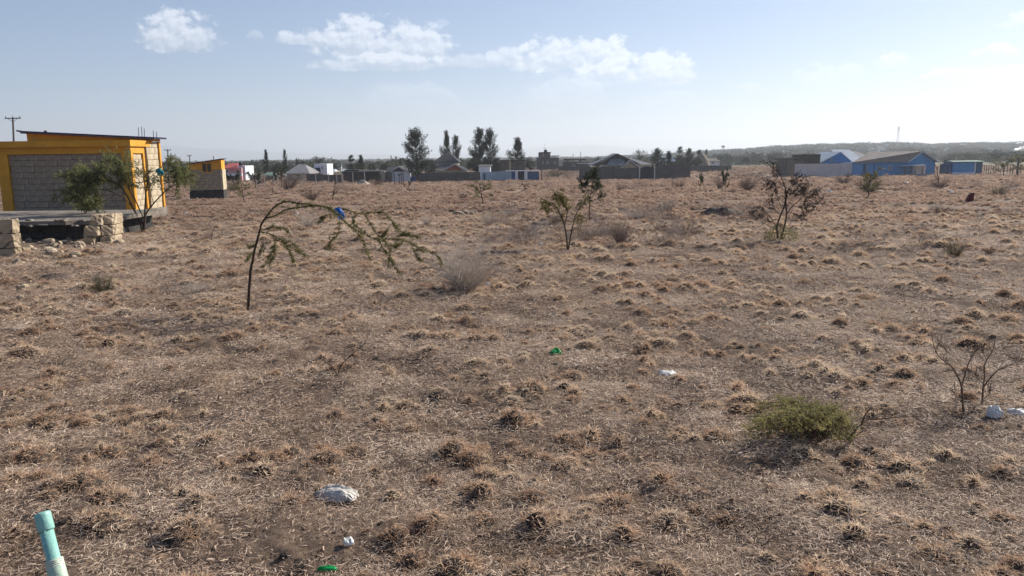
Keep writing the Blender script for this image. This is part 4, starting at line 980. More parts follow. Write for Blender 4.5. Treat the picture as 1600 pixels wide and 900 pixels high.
SP = [sap_proto('sapling', 3, 9, 1, .5, None, 0), sap_proto('sapling', 4, 10, 1, .35, olive_leaf, 2), sap_proto('sapling', 5, 6, 1, .8, brown_leaf, 2, .8), sap_proto('sapling', 6, 12, 1, .6, dark_leaf, 5)]
def sapling(px, pb, pt, kind, label, wf=1.0, seed=0, mulch=False, name='sapling'):
    p = P(px, pb); k = math.hypot(p.x, p.y) / 1200; H = (pb - pt) * k; t = empty(name, p, label, 'tree', 'young trees in the field')
    for me, nm in zip(SP[kind], ('trunk', 'crown')):
        if me is None: continue
        o = bpy.data.objects.new(nm, me); COL.objects.link(o); o.parent = t; o.scale = (H * wf, H * wf, H * 1.05); o.rotation_euler = (0, 0, seed * 2.1)
    if mulch:
        m = rough_rock('mulch', p, 0.55 * k * 20, .5 * k * 20, .12, dark_and_shaded_rock, seed, parent=t)
sap_list = [
 (382, 316, 284, 1, 'thin grey sapling with a small top right of the outhouse', 1.0, False), (427, 305, 280, 0, 'short bare sapling at the foot of the big round brown bush', .9, False),
 (520, 314, 276, 0, 'bare spreading sapling above the blue bag', 1.0, False), (542, 311, 290, 0, 'left of two tiny bare saplings near the sand heap', .8, False), (552, 311, 288, 0, 'right of two tiny bare saplings near the sand heap', .6, False),
 (635, 299, 279, 2, 'dark crooked stunted sapling before the white garage', .9, True), (755, 320, 282, 1, 'flat topped sapling on a mulched patch before the pale blue wall', 1.3, True),
 (823, 301, 282, 2, 'sharply leaning stub of a sapling before the blue gates', 1.0, True), (1049, 298, 274, 0, 'very thin pole like sapling before the right end of the gabled house wall', .5, False),
 (1094, 300, 273, 3, 'dark sapling with drooping broken crown, left of the thin upright sapling', .55, False), (1133, 305, 269, 3, 'thin upright sapling rising from the dense grey bush', .5, False),
 (1357, 311, 266, 1, 'small round headed tree on a thin stem before the blue shed', 1.1, False), (1466, 294, 256, 0, 'tall thin dead sapling in front of the blue gable', .6, False),
 (400, 296, 270, 3, 'small green tree behind the outhouse, left of the big brown bush', 1.2, False), (1590, 276, 243, 1, 'wide grey green thorn tree cut by the right edge behind the post fence', 1.8, False), (1568, 276, 252, 1, 'smaller thorn tree among the fence posts at the right edge', 1.4, False),
 (366, 296, 272, 3, 'low flat crowned green tree touching the right side of the outhouse', 1.5, False), (440, 292, 262, 3, 'green round topped tree behind the big brown bush', 1.1, False)]
for i, (px, pb, pt, kd, lab, wf, mu) in enumerate(sap_list): sapling(px, pb, pt, kd, lab, wf, i + 1, mu)

# ================================================================== trees by the houses
def crown_tree(seed, kind):
    """unit tree one metre high: trunk mesh and crown mesh"""
    rnd = random.Random(seed); w = G(); l = G()
    def lf(p, n, s, up=.2):
        for _ in range(n): l.leaf(p + rvec(rnd) * s * 1.1, (rvec(rnd) + Vector((0, 0, up))).normalized(), s * rnd.uniform(.7, 1.5), s * .45, rnd)
    if kind == 'tall':         # ragged upright windblown crown
        lean = rnd.uniform(-.05, .12); pts = [Vector((lean * (i / 7) ** 2, 0, i / 7 * .93)) for i in range(8)]
        w.tube(pts, [.022 - .0028 * i for i in range(8)], 5)
        for k in range(90):
            i = rnd.uniform(.16, 1); b = pts[min(7, int(i * 7))]; wd = (.165 * math.sin(math.pi * min(1, i ** .75 * .93 + .02)) + .03) * rnd.uniform(.5, 1.35); a = rnd.uniform(0, 6.283)
            e = b + Vector((math.cos(a) * wd, math.sin(a) * wd, rnd.uniform(.08, .24))); m = (b + e) / 2 + Vector((0, 0, -.015)); w.tube([b, m, e], [.005, .004, .001], 3, False)
            for s in range(5): lf(m + (e - m) * (s / 4), 14, .028, .9)
    elif kind == 'round':
        w.tube([Vector((0, 0, 0)), Vector((.02, 0, .25)), Vector((0, .02, .5))], [.035, .028, .02], 5)
        for k in range(46):
            d = rvec(rnd); d.z = abs(d.z) * .9 - .2; e = Vector((0, 0, .52)) + Vector((d.x * .42, d.y * .42, d.z * .44)) * rnd.uniform(.55, 1.05); w.tube([Vector((0, 0, .35)), e], [.008, .003], 3, False)
            for s in range(5): lf(e + rvec(rnd) * .07, 11, .036)
    elif kind == 'conifer':
        w.tube([Vector((0, 0, 0)), Vector((.01, 0, 1))], [.03, .004], 5)
        for k in range(70):
            z = rnd.uniform(.12, .98); wd = .2 * (1 - z) ** .7 * rnd.uniform(.6, 1.2) + .015; a = rnd.uniform(0, 6.283); e = Vector((math.cos(a) * wd, math.sin(a) * wd, z + .03)); w.tube([Vector((0, 0, z)), e], [.004, .001], 3, False)
            for s in range(3): lf(e * (.4 + .3 * s) + Vector((0, 0, z * (.6 - .3 * s))), 12, .03, .4)
    elif kind == 'umbrella':
        w.tube([Vector((0, 0, 0)), Vector((.03, 0, .4)), Vector((0, 0, .7))], [.03, .022, .015], 5)
        for k in range(46):
            a = rnd.uniform(0, 6.283); r = .6 * math.sqrt(rnd.random()); e = Vector((math.cos(a) * r, math.sin(a) * r, .84 + .14 * (1 - r * r * 2) + rnd.uniform(-.04, .04))); w.tube([Vector((0, 0, .6)), e], [.008, .002], 3, False)
            for s in range(4): lf(e + rvec(rnd) * .06, 8, .028)
    return w.mesh('trunk', bark), l.mesh('crown', far_leaf)
TP = {'tall': [crown_tree(s, 'tall') for s in (1, 2, 3)], 'round': [crown_tree(s, 'round') for s in (4, 5)], 'conifer': [crown_tree(6, 'conifer')], 'umbrella': [crown_tree(7, 'umbrella')]}
WID = {'tall': .42, 'round': .9, 'conifer': .42, 'umbrella': 1.25}
def far_tree(px, top, w, D, kind, v, label, group='trees around the houses'):
    x = W(px, 260, D).x; z = g(x, D) - .2; H = W(px, top, D).z - z; ws = w * D / 1200 / WID[kind]
    t = empty('tree', (x, D, z), label, 'tree', group); pr = TP[kind][v % len(TP[kind])]
    for me, nm in zip(pr, ('trunk', 'crown')):
        o = bpy.data.objects.new(nm, me); COL.objects.link(o); o.parent = t; o.scale = (ws, ws, H); o.rotation_euler = (0, 0, (px * 1.7) % 6.28 if kind != 'tall' else 0)
for a in [
 (652, 203, 38, 131, 'tall', 0, 'tall ragged green tree left of the pyramid roofed house'), (696, 208, 17, 150, 'tall', 1, 'narrow dark tree rising behind the peak of the pyramid roof'), (713, 214, 19, 149, 'tall', 2, 'narrow dark tree right of the pyramid roof peak'),
 (750, 203, 30, 146, 'tall', 2, 'dense tall dark tree, left half of the joined pair'), (767, 203, 24, 146, 'tall', 0, 'dense tall dark tree, right half of the joined pair'), (805, 218, 26, 156, 'tall', 1, 'thin open crowned tree behind the unfinished block house'),
 (742, 239, 30, 137, 'round', 0, 'bright green bushy tree right of the pyramid roofed house'), (829, 243, 18, 150, 'round', 1, 'round dark green tree between the unfinished house and the water tank block'), (672, 246, 22, 136, 'round', 1, 'low round tree tucked behind the left roof of the pyramid roofed house'),
 (415, 236, 10, 160, 'tall', 1, 'spindly conifer above the round green tree left of centre'), (446, 235, 8, 165, 'tall', 2, 'very thin spiky tree right of the spindly conifer'), (464, 247, 7, 160, 'conifer', 0, 'tiny dark pointed tree above the grey hipped roof'),
 (437, 250, 36, 158, 'round', 0, 'wide round dull green tree left of the grey hipped roof'), (498, 246, 30, 175, 'umbrella', 0, 'flat topped umbrella tree over the white two storey house'), (549, 242, 20, 146, 'conifer', 0, 'dark green pointed tree above the dark sheds'),
 (562, 244, 14, 148, 'tall', 1, 'ragged dark tree close right of the pointed tree above the sheds'), (580, 250, 14, 160, 'round', 1, 'small round tree left of the white garage'), (626, 247, 8, 145, 'conifer', 0, 'small dark pointed tree behind the white garage'),
 (1028, 233, 20, 150, 'tall', 0, 'windswept tree behind the right roof of the gabled house'), (1042, 238, 16, 152, 'tall', 1, 'windswept smaller tree right of the first one behind the gabled house'), (1062, 229, 20, 188, 'conifer', 0, 'pointed grey green tree left of the thatched roof'),
 (1076, 233, 18, 188, 'tall', 2, 'spiky tree between the pointed tree and the thatched roof'), (1092, 234, 16, 192, 'conifer', 0, 'pointed tree rising directly behind the thatched roof'), (1060, 246, 20, 177, 'round', 1, 'dark round shrub over the low wall left of the thatched roof'),
 (1088, 241, 20, 176, 'round', 0, 'black green round tree hiding the left side of the thatched roof'), (1103, 233, 8, 194, 'conifer', 0, 'thin spike of a tree above the right side of the thatched roof'), (935, 240, 14, 170, 'round', 1, 'pale round tree left of the peak of the gabled house'),
 (1000, 236, 24, 175, 'umbrella', 0, 'broad faint tree behind the gabled house'), (322, 250, 8, 120, 'round', 0, 'dark little tree behind the outhouse roof'), (282, 249, 10, 140, 'conifer', 0, 'small dark conifer left of the outhouse roof'),
 (1555, 240, 30, 190, 'umbrella', 0, 'hazy wide tree behind the fence at the right edge'), (1590, 236, 34, 200, 'round', 0, 'large hazy tree at the far right edge'), (520, 252, 20, 165, 'round', 1, 'low round tree right of the white two storey house'),
 (600, 250, 16, 170, 'round', 0, 'faint round tree behind the white garage roof'), (1165, 243, 14, 260, 'round', 0, 'little round tree far off beyond the end of the stone wall'), (1205, 240, 12, 280, 'round', 1, 'little tree far off left of the blue gables')]:
    far_tree(*a)

# ================================================================== houses
dark_block = wall_mat('dark_block_wall', (.16, .145, .135), (.09, .08, .075))
black_wall = wall_mat('shed_wall', (.075, .06, .055), (.035, .03, .03), 'corr')
blue_wall = wall_mat('blue_sheet_wall', (.09, .29, .56), (.055, .20, .42), 'corr')
blue_dull = wall_mat('dull_blue_sheet', (.05, .11, .22), (.03, .07, .15), 'corr')
pale_sheet = wall_mat('pale_sheet_wall', (.60, .56, .56), (.42, .38, .37), 'corr')
white_wall = mat('white_wall', (.72, .74, .78), (.55, .57, .62), .8, .8)
paleblue_wall = mat('pale_blue_wall', (.34, .46, .54), (.26, .33, .38), .5, .85)
cream_wall = mat('cream_wall', (.50, .43, .31), (.38, .32, .24), .6, .85)
pink_wall = mat('pink_wall', (.55, .30, .30), (.40, .22, .23), .6, .85)
redbrick = mat('red_gable', (.34, .09, .05), (.24, .065, .04), 2, .85)
roof_red = mat('red_roof', (.50, .11, .09), (.34, .08, .07), .8, .6)
roof_dark = wall_mat('dark_roof', (.055, .05, .055), (.03, .028, .03), 'corr', rough=.6)
roof_grey = wall_mat('grey_roof', (.27, .26, .26), (.16, .155, .15), 'corr', rough=.5)
roof_green = wall_mat('green_roof', (.16, .24, .20), (.10, .16, .13), 'corr', rough=.6)
roof_brown = wall_mat('weathered_roof', (.24, .20, .18), (.13, .11, .10), 'corr', rough=.7)
roof_bright = wall_mat('bright_roof', (.48, .52, .56), (.33, .36, .40), 'corr', rough=.4)
thatch = mat('thatch', (.30, .25, .19), (.20, .165, .12), 3, .95, .5)
tank_black = mat('tank', (.02, .02, .028), (.012, .012, .018), 3, .5)
trim_white = mat('trim_white', (.62, .58, .56), (.5, .46, .44), 2, .7)
gate_black = mat('gate_dark', (.018, .02, .035), (.010, .012, .02), 2, .6)
gate_blue = mat('gate_blue', (.02, .07, .22), (.012, .045, .15), 2, .6)
sand = mat('sand', (.42, .35, .27), (.33, .27, .2), 3, .95, .5)
def zg_at(px, D): x = W(px, 260, D).x; return float(base_z(x, D)) - .25
def bx(m, name, t, p0, p1, top, D, dep, bottom=None, y0=0.0):
    """a box spanning pixel columns p0-p1 with its top at pixel row top, front at depth D"""
    x0, x1 = W(p0, 262, D).x, W(p1, 262, D).x; zt = W((p0 + p1) / 2, top, D).z; zb = W((p0 + p1) / 2, bottom, D).z if bottom else zg_at((p0 + p1) / 2, D)
    return G().box(x0, x1, D + y0, D + dep, zb, zt).build(name, m, t)
def gable_front(m, name, t, p0, p1, eave, peak, D, y, th=.15, pk=None):
    x0, x1 = W(p0, 262, D).x, W(p1, 262, D).x; pk = (p0 + p1) / 2 if pk is None else pk; xm = W(pk, 262, D).x; ze, zp = W((p0 + p1) / 2, eave, D).z, W(pk, peak, D).z
    return G().add([(x0, D + y, ze), (x1, D + y, ze), (xm, D + y, zp), (x0, D + y + th, ze), (x1, D + y + th, ze), (xm, D + y + th, zp)], [(0, 1, 2), (5, 4, 3), (0, 3, 4, 1), (1, 4, 5, 2), (2, 5, 3, 0)]).build(name, m, t)
def gable_roof(m, t, p0, p1, eave, peak, D, dep, pk=None, over=3, trim=None, th=.12, y0=-.35):
    """ridge running away from the camera"""
    pk = (p0 + p1) / 2 if pk is None else pk; x0, x1, xm = W(p0 - over, 262, D).x, W(p1 + over, 262, D).x, W(pk, 262, D).x; ze, zp = W((p0 + p1) / 2, eave, D).z, W(pk, peak, D).z
    a, b = D + y0, D + dep
    G().sheet((x0, a, ze), (xm, a, zp), (xm, b, zp), (x0, b, ze), th).build('roof', m, t); G().sheet((xm, a, zp + .003), (x1, a, ze + .003), (x1, b, ze), (xm, b, zp), th).build('roof', m, t)
    if trim:
        w = .16
        for (xa, za, xb, zb) in ((x0, ze, xm, zp), (xm, zp, x1, ze)):
            G().hexa([(xa, a - .06, za - w), (xb, a - .06, zb - w), (xb, a - .005, zb - w), (xa, a - .005, za - w), (xa, a - .06, za + .04), (xb, a - .06, zb + .04), (xb, a - .005, zb + .04), (xa, a - .005, za + .04)]).build('bargeboard', trim, t)
def side_roof(m, t, p0, p1, r0, r1, eave, ridge, D, dep, name='roof', back=True):
    """ridge running left-right: front slope (and back slope) with the ridge from r0 to r1"""
    x0, x1, a, b = W(p0, 262, D).x, W(p1, 262, D).x, W(r0, 262, D).x, W(r1, 262, D).x; ze, zr = W((p0 + p1) / 2, eave, D).z, W((r0 + r1) / 2, ridge, D + dep / 2).z; ym = D + dep / 2
    q = G(); n = max(1, int((x1 - x0) / 3)); th = Vector((0, 0, -.1))
    F = [(x0, D - .3, ze), (x1, D - .3, ze), (b, ym, zr), (a, ym, zr)]; B = [(x1, D + dep + .3, ze), (x0, D + dep + .3, ze)]
    vs = F + B; q.add([*vs, *[(x, y, z - .1) for x, y, z in vs]], [(0, 1, 2, 3), (2, 4, 5, 3), (1, 4, 2), (5, 0, 3), (6, 9, 8, 7), (8, 9, 11, 10), (7, 8, 10), (11, 9, 6), (0, 6, 7, 1), (1, 7, 10, 4), (4, 10, 11, 5), (5, 11, 6, 0)])
    return q.build(name, m, t)
def window(t, px0, px1, py0, py1, D, m=None, y=-.03):
    x0, x1 = W(px0, 262, D).x, W(px1, 262, D).x; z1, z0 = W(px0, py0, D).z, W(px0, py1, D).z; f = G(); w = .07
    for a, b, c, d in ((x0, x1, z1 - w, z1), (x0, x1, z0, z0 + w), (x0, x0 + w, z0 + w, z1 - w), (x1 - w, x1, z0 + w, z1 - w), ((x0 + x1) / 2 - .03, (x0 + x1) / 2 + .03, z0 + w, z1 - w)): f.box(a, b, D + y - .03, D + y + .02, c, d)
    o = f.build('window', m or trim_white, t); G().box(x0 + .03, x1 - .03, D + y, D + y + .015, z0 + .03, z1 - .03).build('pane', glass, o)
def house(name, px, D, label, cat='house'): x = W(px, 262, D).x; return empty(name, (x, D, float(base_z(x, D))), label, cat)
def tank(t, px, py0, py1, w, D, y=1.5):
    a, b = W(px, py1, D), W(px, py0, D); r = w * D / 2400; h = b.z - a.z
    G().tube([(a.x, D + y, a.z), (a.x, D + y, a.z + h * .75), (a.x, D + y, a.z + h * .92), (a.x, D + y, b.z)], [r, r, r * .8, r * .3], 12).build('water_tank', tank_black, t)

# pink house with a red roof
t = house('pink_house', 364, 150, 'pink house with a red roof and black water tank just right of the outhouse'); bx(pink_wall, 'wall', t, 347, 377, 262, 150, 7); bx(white_wall, 'parapet', t, 347, 377, 271, 149.8, .4, 275)
side_roof(roof_red, t, 344, 372, 350, 362, 263, 255, 150, 7); bx(white_wall, 'wall', t, 371, 383, 259, 151, 5); window(t, 374, 378, 264, 270, 151, y=-.04); window(t, 352, 357, 265, 270, 150); tank(t, 372, 253, 261, 6, 150)
t = house('green_roofed_house', 420, 148, 'low house under a faded green roof left of the big brown bush'); bx(dark_block, 'wall', t, 410, 432, 274, 148, 6); side_roof(roof_green, t, 407, 434, 410, 431, 275, 269, 148, 6)
t = house('hipped_house', 463, 142, 'house with a grey hipped roof behind the big round brown bush'); bx(cream_wall, 'wall', t, 447, 480, 270, 142, 8); side_roof(roof_grey, t, 444, 484, 457, 468, 271, 257, 142, 8); window(t, 462, 468, 272, 276, 142)
t = house('white_block_house', 501, 150, 'white flat topped two storey house with a dark doorway below the umbrella tree'); bx(white_wall, 'wall', t, 491, 511, 256, 150, 5); bx(gate_black, 'doorway', t, 493, 500, 262, 149.95, .05, 273); window(t, 502, 505, 260, 265, 150)  # doorway is a flat near-black panel, the opening's shade put into its colour
t = house('white_roofed_house', 518, 156, 'low house with a bright white roof right of the white two storey house'); bx(cream_wall, 'wall', t, 511, 544, 268, 156, 5); side_roof(roof_bright, t, 510, 522, 512, 520, 270, 264, 156, 5); side_roof(roof_bright, t, 530, 545, 533, 542, 269, 264, 156.5, 5)
t = house('dark_shed', 562, 132, 'long dark sheet metal shed behind the post fence, left of the white garage', 'shed'); bx(black_wall, 'wall', t, 534, 592, 268, 132, 5); bx(black_wall, 'wall', t, 538, 560, 265.5, 132.5, 4, 268.3)
side_roof(roof_dark, t, 532, 594, 534, 592, 268, 266, 132, 5); bx(gate_black, 'door', t, 552, 558, 272, 131.93, .06, 283); bx(cream_block, 'pillar', t, 595, 601, 267, 132, .6)
t = house('perimeter_wall', 500, 138, 'low dark block wall below the white two storey house', 'wall'); bx(dark_block, 'wall_panel', t, 478, 505, 272, 138, .2); bx(dark_block, 'wall_panel', t, 505.3, 533, 273, 138.05, .2)
t = house('white_garage', 627, 132, 'white walled garage with a dark gabled roof and grey boundary wall'); bx(white_wall, 'wall', t, 611, 641, 268, 132, 6); gable_front(dark_block, 'gable', t, 613, 633, 268, 260, 132, -.1)
gable_roof(roof_dark, t, 612, 634, 268.5, 259.5, 132, 6, trim=trim_white); side_roof(roof_dark, t, 600, 618, 603, 616, 268, 260.5, 133, 6); bx(dark_block, 'wall', t, 601, 611, 269, 131.5, 5); side_roof(roof_bright, t, 632, 644, 634, 642, 266.5, 264.5, 133, 4)
bx(gate_blue, 'gate', t, 641, 650, 276, 131.5, .1); window(t, 621, 626, 271, 275, 132); bx(dark_block, 'wall', t, 641, 655, 269.5, 133, .3)
# the pyramid roofed house
t = house('pyramid_roofed_house', 697, 136, 'brown house with a tall pyramid roof and red gable behind the dark boundary wall')
bx(cream_wall, 'wall', t, 682, 714, 252, 142, 8); side_roof(roof_dark, t, 677, 717, 696, 698, 253, 237, 142, 8); bx(roof_dark, 'roof_cap', t, 695.5, 698.5, 235, 145, 1, 239)
for a in (686, 692, 700, 706): window(t, a, a + 3, 253.5, 257, 142)
bx(cream_wall, 'wall', t, 664, 729, 265, 136, 8); side_roof(roof_dark, t, 658, 715, 690, 700, 266.5, 256, 137, 8); gable_front(redbrick, 'gable', t, 697, 724, 265.5, 257.5, 135.6, 0, pk=711)
gable_roof(roof_dark, t, 693, 727, 267, 256, 135.8, 5, pk=711, trim=trim_white); window(t, 706, 709, 266.2, 269, 135.9, m=cream_wall); window(t, 714, 717, 266.2, 269, 135.9, m=cream_wall)
t = house('boundary_wall', 700, 130, 'dark grey block wall in front of the pyramid roofed house', 'wall')
for a, b, c in ((655, 672, 270), (672.2, 690, 269.6), (690.2, 711, 269.4), (711.2, 730, 269), (730.2, 750, 268.6)): bx(dark_block, 'wall_panel', t, a, b, c, 130, .25)
for a in (672, 690, 711, 730): bx(dark_block, 'pier', t, a - .7, a + .9, 268.4, 129.9, .4)
# white and blue frontage
t = house('blue_gated_wall', 800, 131, 'pale blue wall with two dark blue gates and white piers below the unfinished house', 'wall')
bx(paleblue_wall, 'wall_panel', t, 752, 776, 268.5, 131, .25); bx(paleblue_wall, 'wall_panel', t, 776.3, 799, 267.6, 131.02, .25); bx(white_wall, 'pier', t, 805, 809, 267, 130.9, .5); bx(gate_blue, 'gate', t, 799.3, 804.6, 268.5, 131, .1)
bx(gate_black, 'gate', t, 809.3, 819, 268.5, 131, .1); bx(white_wall, 'pier', t, 819.3, 824, 267, 130.9, .5); bx(blue_dull, 'gate', t, 824.3, 842, 268, 131, .15); bx(white_wall, 'beam', t, 790, 842, 266.2, 130.8, .8, 267.4); bx(gate_black, 'door', t, 755.5, 758, 271, 130.95, .05)
t = house('white_lean_to', 757, 135, 'small white lean-to with a sloping sheet roof right of the bright green tree', 'shed'); bx(white_wall, 'wall', t, 748, 766, 258.5, 135, 4); side_roof(roof_grey, t, 746, 768.5, 748, 767, 258.6, 257.4, 135, 4)
t = house('unfinished_house', 800, 142, 'unfinished flat topped grey block house right of the joined pair of tall trees'); bx(dark_block, 'wall', t, 781, 821, 251, 142, 9); bx(black_wall, 'wall', t, 768, 780.7, 254, 142.5, 7)
bx(roof_dark, 'roof', t, 779, 823, 250, 141.6, 10, 251.2)
for a in (787, 810): window(t, a, a + 6, 254, 259, 142, m=brown_scrub)
bx(cream_block, 'column', t, 796, 798, 251.4, 141.9, .2)
# grey block with a tank
t = house('water_tank_block', 858, 205, 'dark grey block building with a stepped roof and black water tank on top', 'building'); bx(dark_block, 'wall', t, 840, 873, 246, 205, 9); bx(dark_block, 'wall', t, 843, 860, 238.5, 205.4, 8, 246.3); tank(t, 853, 233.5, 238.6, 5.5, 205.4, 2)
bx(dark_and_shaded_concrete, 'parapet', t, 842, 861, 237.6, 205.2, .4, 239); bx(dark_and_shaded_concrete, 'parapet', t, 860.3, 874, 243, 204.8, .5, 244.6)
for a in (846, 854, 865): window(t, a, a + 3.5, 252, 256, 205)
window(t, 847, 850, 241, 244, 205.4)
q = G(); a, b = W(851.5, 238, 206), W(851, 224, 206); q.tube([a, b], .035, 4); q.tube([W(848, 232, 206), W(855, 232, 206)], .025, 3); q.build('antenna', steel, t)
# low dark buildings and gabled house
t = house('flat_house', 902, 185, 'low dark flat roofed house with an open rooftop frame left of the gabled house'); bx(dark_block, 'wall', t, 882, 922, 253, 185, 7); bx(roof_dark, 'roof', t, 882, 916, 248, 186, 4, 250.2); bx(dark_block, 'parapet', t, 886, 888, 250.3, 186, .3, 253); bx(dark_block, 'parapet', t, 905, 907, 250.3, 186, .3, 253); bx(trim_white, 'eave', t, 902, 934, 254.4, 184.6, .4, 256)
bx(dark_block, 'wall', t, 873, 888, 259, 185.5, 3); window(t, 894, 899, 256, 260, 185)
for a, b in ((895.5, 240), (907.5, 237)): G().tube([W(a, 256, 185.6), W(a, b, 185.6)], .06, 5).build('post', pole_wood, t)
t = house('gabled_house', 975, 134, 'wide bungalow with dark overlapping hipped and gabled roofs behind a stone wall')
bx(cream_wall, 'wall', t, 936, 1016, 257, 134, 9); x0 = None
side_roof(roof_grey, t, 930, 1020, 964, 968, 257.5, 239.5, 136, 12); gable_roof(roof_dark, t, 928, 999, 257.5, 240, 134.8, 3, pk=965, over=2); gable_front(dark_block, 'gable', t, 931, 997, 258, 241, 134.9, .1, pk=965)
side_roof(roof_grey, t, 948, 985, 956, 972, 258.5, 248, 133.4, 3); gable_front(cream_wall, 'gable', t, 972, 996, 262, 252.5, 132, .1, pk=984); gable_roof(roof_dark, t, 970, 998, 263, 250, 132, 4, pk=984, trim=trim_white); bx(cream_wall, 'wall', t, 972, 996, 262, 132.1, 3)
window(t, 980, 986, 263, 267, 132.1); window(t, 940, 946, 259, 263, 134)
t = house('compound_wall', 970, 128, 'long grey stone compound wall with piers and a dark arched gate', 'wall')
segs = [(905, 930, 261), (930.3, 960, 261.2), (960.3, 984, 263), (984.3, 998.5, 262.4), (1024, 1046, 258), (1046.3, 1078, 258)]
for i, (a, b, c) in enumerate(segs): bx(dark_block, 'wall_panel', t, a, b, c, 128 + .04 * (i % 2), .25)
for a in (930, 960, 984, 1046, 1078): bx(dark_block, 'pier', t, a - .6, a + 1, 257.6 if a > 1000 else 261.5, 127.9, .5)
bx(trim_white, 'gate_post', t, 998.7, 1000.3, 260, 127.9, .4); bx(trim_white, 'gate_post', t, 1022, 1023.8, 260, 127.9, .4)
gx0, gx1 = W(1000.5, 262, 128).x, W(1021.8, 262, 128).x; ga = G(); zt, zb = W(1011, 262.5, 128).z, zg_at(1011, 128); N = 8
for i in range(N):
    u0, u1 = i / N, (i + 1) / N; xa, xb = gx0 + (gx1 - gx0) * u0, gx0 + (gx1 - gx0) * u1; h = lambda u: zt + .3 * math.sin(math.pi * u)
    ga.hexa([(xa, 128, zb), (xb, 128, zb), (xb, 128.08, zb), (xa, 128.08, zb), (xa, 128, h(u0)), (xb, 128, h(u1)), (xb, 128.08, h(u1)), (xa, 128.08, h(u0))])
ga.build('gate', gate_black, t)
t = house('far_stone_wall', 1112, 172, 'lower grey stone wall running right below the thatched roof', 'wall')
for a, b in ((1079, 1099), (1099.3, 1120), (1120.3, 1143)): bx(dark_block, 'wall_panel', t, a, b, 258.5, 172, .25)
t = house('thatched_house', 1100, 182, 'round house with a pale domed thatched roof behind the black green tree'); 
x = W(1099, 262, 182).x; za, zb = W(1099, 258, 182).z, W(1099, 239, 182).z; r = 14 * 182 / 1200; G().tube([(x, 184, za - 2), (x, 184, za)], r * .85, 16).build('wall', cream_wall, t)
G().tube([(x, 184, za - .3), (x, 184, za + (zb - za) * .45), (x, 184, za + (zb - za) * .8), (x, 184, zb)], [r, r * .78, r * .45, r * .08], 16).build('roof', thatch, t)
t = house('small_white_house', 1115, 186, 'small pale house with a pinkish roof right of the thatched house'); bx(white_wall, 'wall', t, 1106, 1124, 251, 186, 4); side_roof(roof_brown, t, 1105, 1126, 1110, 1121, 252, 247, 186, 4); window(t, 1112, 1116, 253, 256, 186)
t = house('white_peaked_house', 1036, 184, 'small house with a steep white roof left of the pointed grey green tree'); bx(cream_wall, 'wall', t, 1028, 1046, 253, 184, 4); side_roof(roof_bright, t, 1029, 1042, 1034, 1036, 254, 248, 184, 4); side_roof(roof_bright, t, 1043, 1056, 1048, 1052, 252, 245, 185, 4)
# right side
t = house('pale_wall', 1285, 128, 'pinkish white sheet metal wall left of the big blue shed', 'wall')
for i, (a, b, c) in enumerate(((1242, 1262, 256), (1262.2, 1290, 255.8), (1290.2, 1313, 255.6), (1313.2, 1333, 254.6))): bx(pale_sheet, 'wall_panel', t, a, b, c, 128 + .03 * i, .12)
t = house('brown_store', 1235, 130, 'dark brown store with a flat roof at the left end of the pinkish wall', 'building'); bx(dark_block, 'wall', t, 1230, 1241, 250, 130, 5); bx(roof_dark, 'roof', t, 1227, 1254, 247, 130, 6, 249.4); bx(dark_block, 'wall', t, 1242, 1256, 251, 131, 3, 256.5); bx(black_wall, 'wall', t, 1254, 1281, 242, 133, 5); bx(roof_dark, 'roof', t, 1253, 1282, 241, 132.8, 6, 242.4)
t = house('blue_gabled_house', 1315, 134, 'dull blue gabled house with bright metal roofing left of the big blue shed')
bx(blue_wall, 'wall', t, 1283, 1320, 253, 134, 7); gable_front(blue_wall, 'gable', t, 1282, 1328, 253, 238, 134, -.05, pk=1311); gable_roof(roof_bright, t, 1282, 1328, 254, 237, 134, 8, pk=1311)
side_roof(roof_bright, t, 1316, 1352, 1312, 1342, 252, 233.5, 138, 9); bx(white_wall, 'wall', t, 1320.3, 1340, 252, 135, 4); side_roof(roof_grey, t, 1330, 1372, 1326, 1350, 250, 236, 140, 8); window(t, 1296, 1301, 248, 252, 133.9)
t = house('blue_shed', 1400, 128, 'big bright blue shed with a weathered metal roof and open white porch')
D = 128.; xw0, xe, xg = W(1332, 262, D).x, W(1414, 262, D).x, W(1469, 262, D).x; zb = zg_at(1400, D); ze = W(1370, 253.3, D).z; zp = W(1441, 236.5, D + 1).z
yk = D + 5.2     # gable end turned away a little
G().box(xw0, xe, D, D + 9, zb, ze).build('wall', blue_wall, t)
q = G(); A, B = Vector((xe + .003, D, 0)), Vector((xg, D + 1.6, 0)); M = (A + B) / 2
q.add([(A.x, A.y, zb), (B.x, B.y, zb), (B.x, B.y, ze), (M.x, M.y, zp), (A.x, A.y, ze), (A.x, A.y + .2, zb), (B.x, B.y + .2, zb), (B.x, B.y + .2, ze), (M.x, M.y + .2, zp), (A.x, A.y + .2, ze)], [(0, 1, 2, 3, 4), (9, 8, 7, 6, 5), (1, 6, 7, 2), (2, 7, 8, 3), (3, 8, 9, 4), (4, 9, 5, 0)]); q.build('gable', blue_wall, t)
rl = W(1361, 262, D + 4).x; q = G(); q.sheet((xw0 - .3, D - .4, ze), (xe + .25, D - .4, ze), (M.x + .1, M.y - .45, zp + .06), (rl, D + 5, zp + .02), .08); q.sheet((M.x + .1, M.y - .45, zp + .06), (xg + .5, B.y - .3, ze - .1), (xg + .4, D + 10, ze), (rl, D + 5, zp + .02), .08); q.build('roof', roof_brown, t)
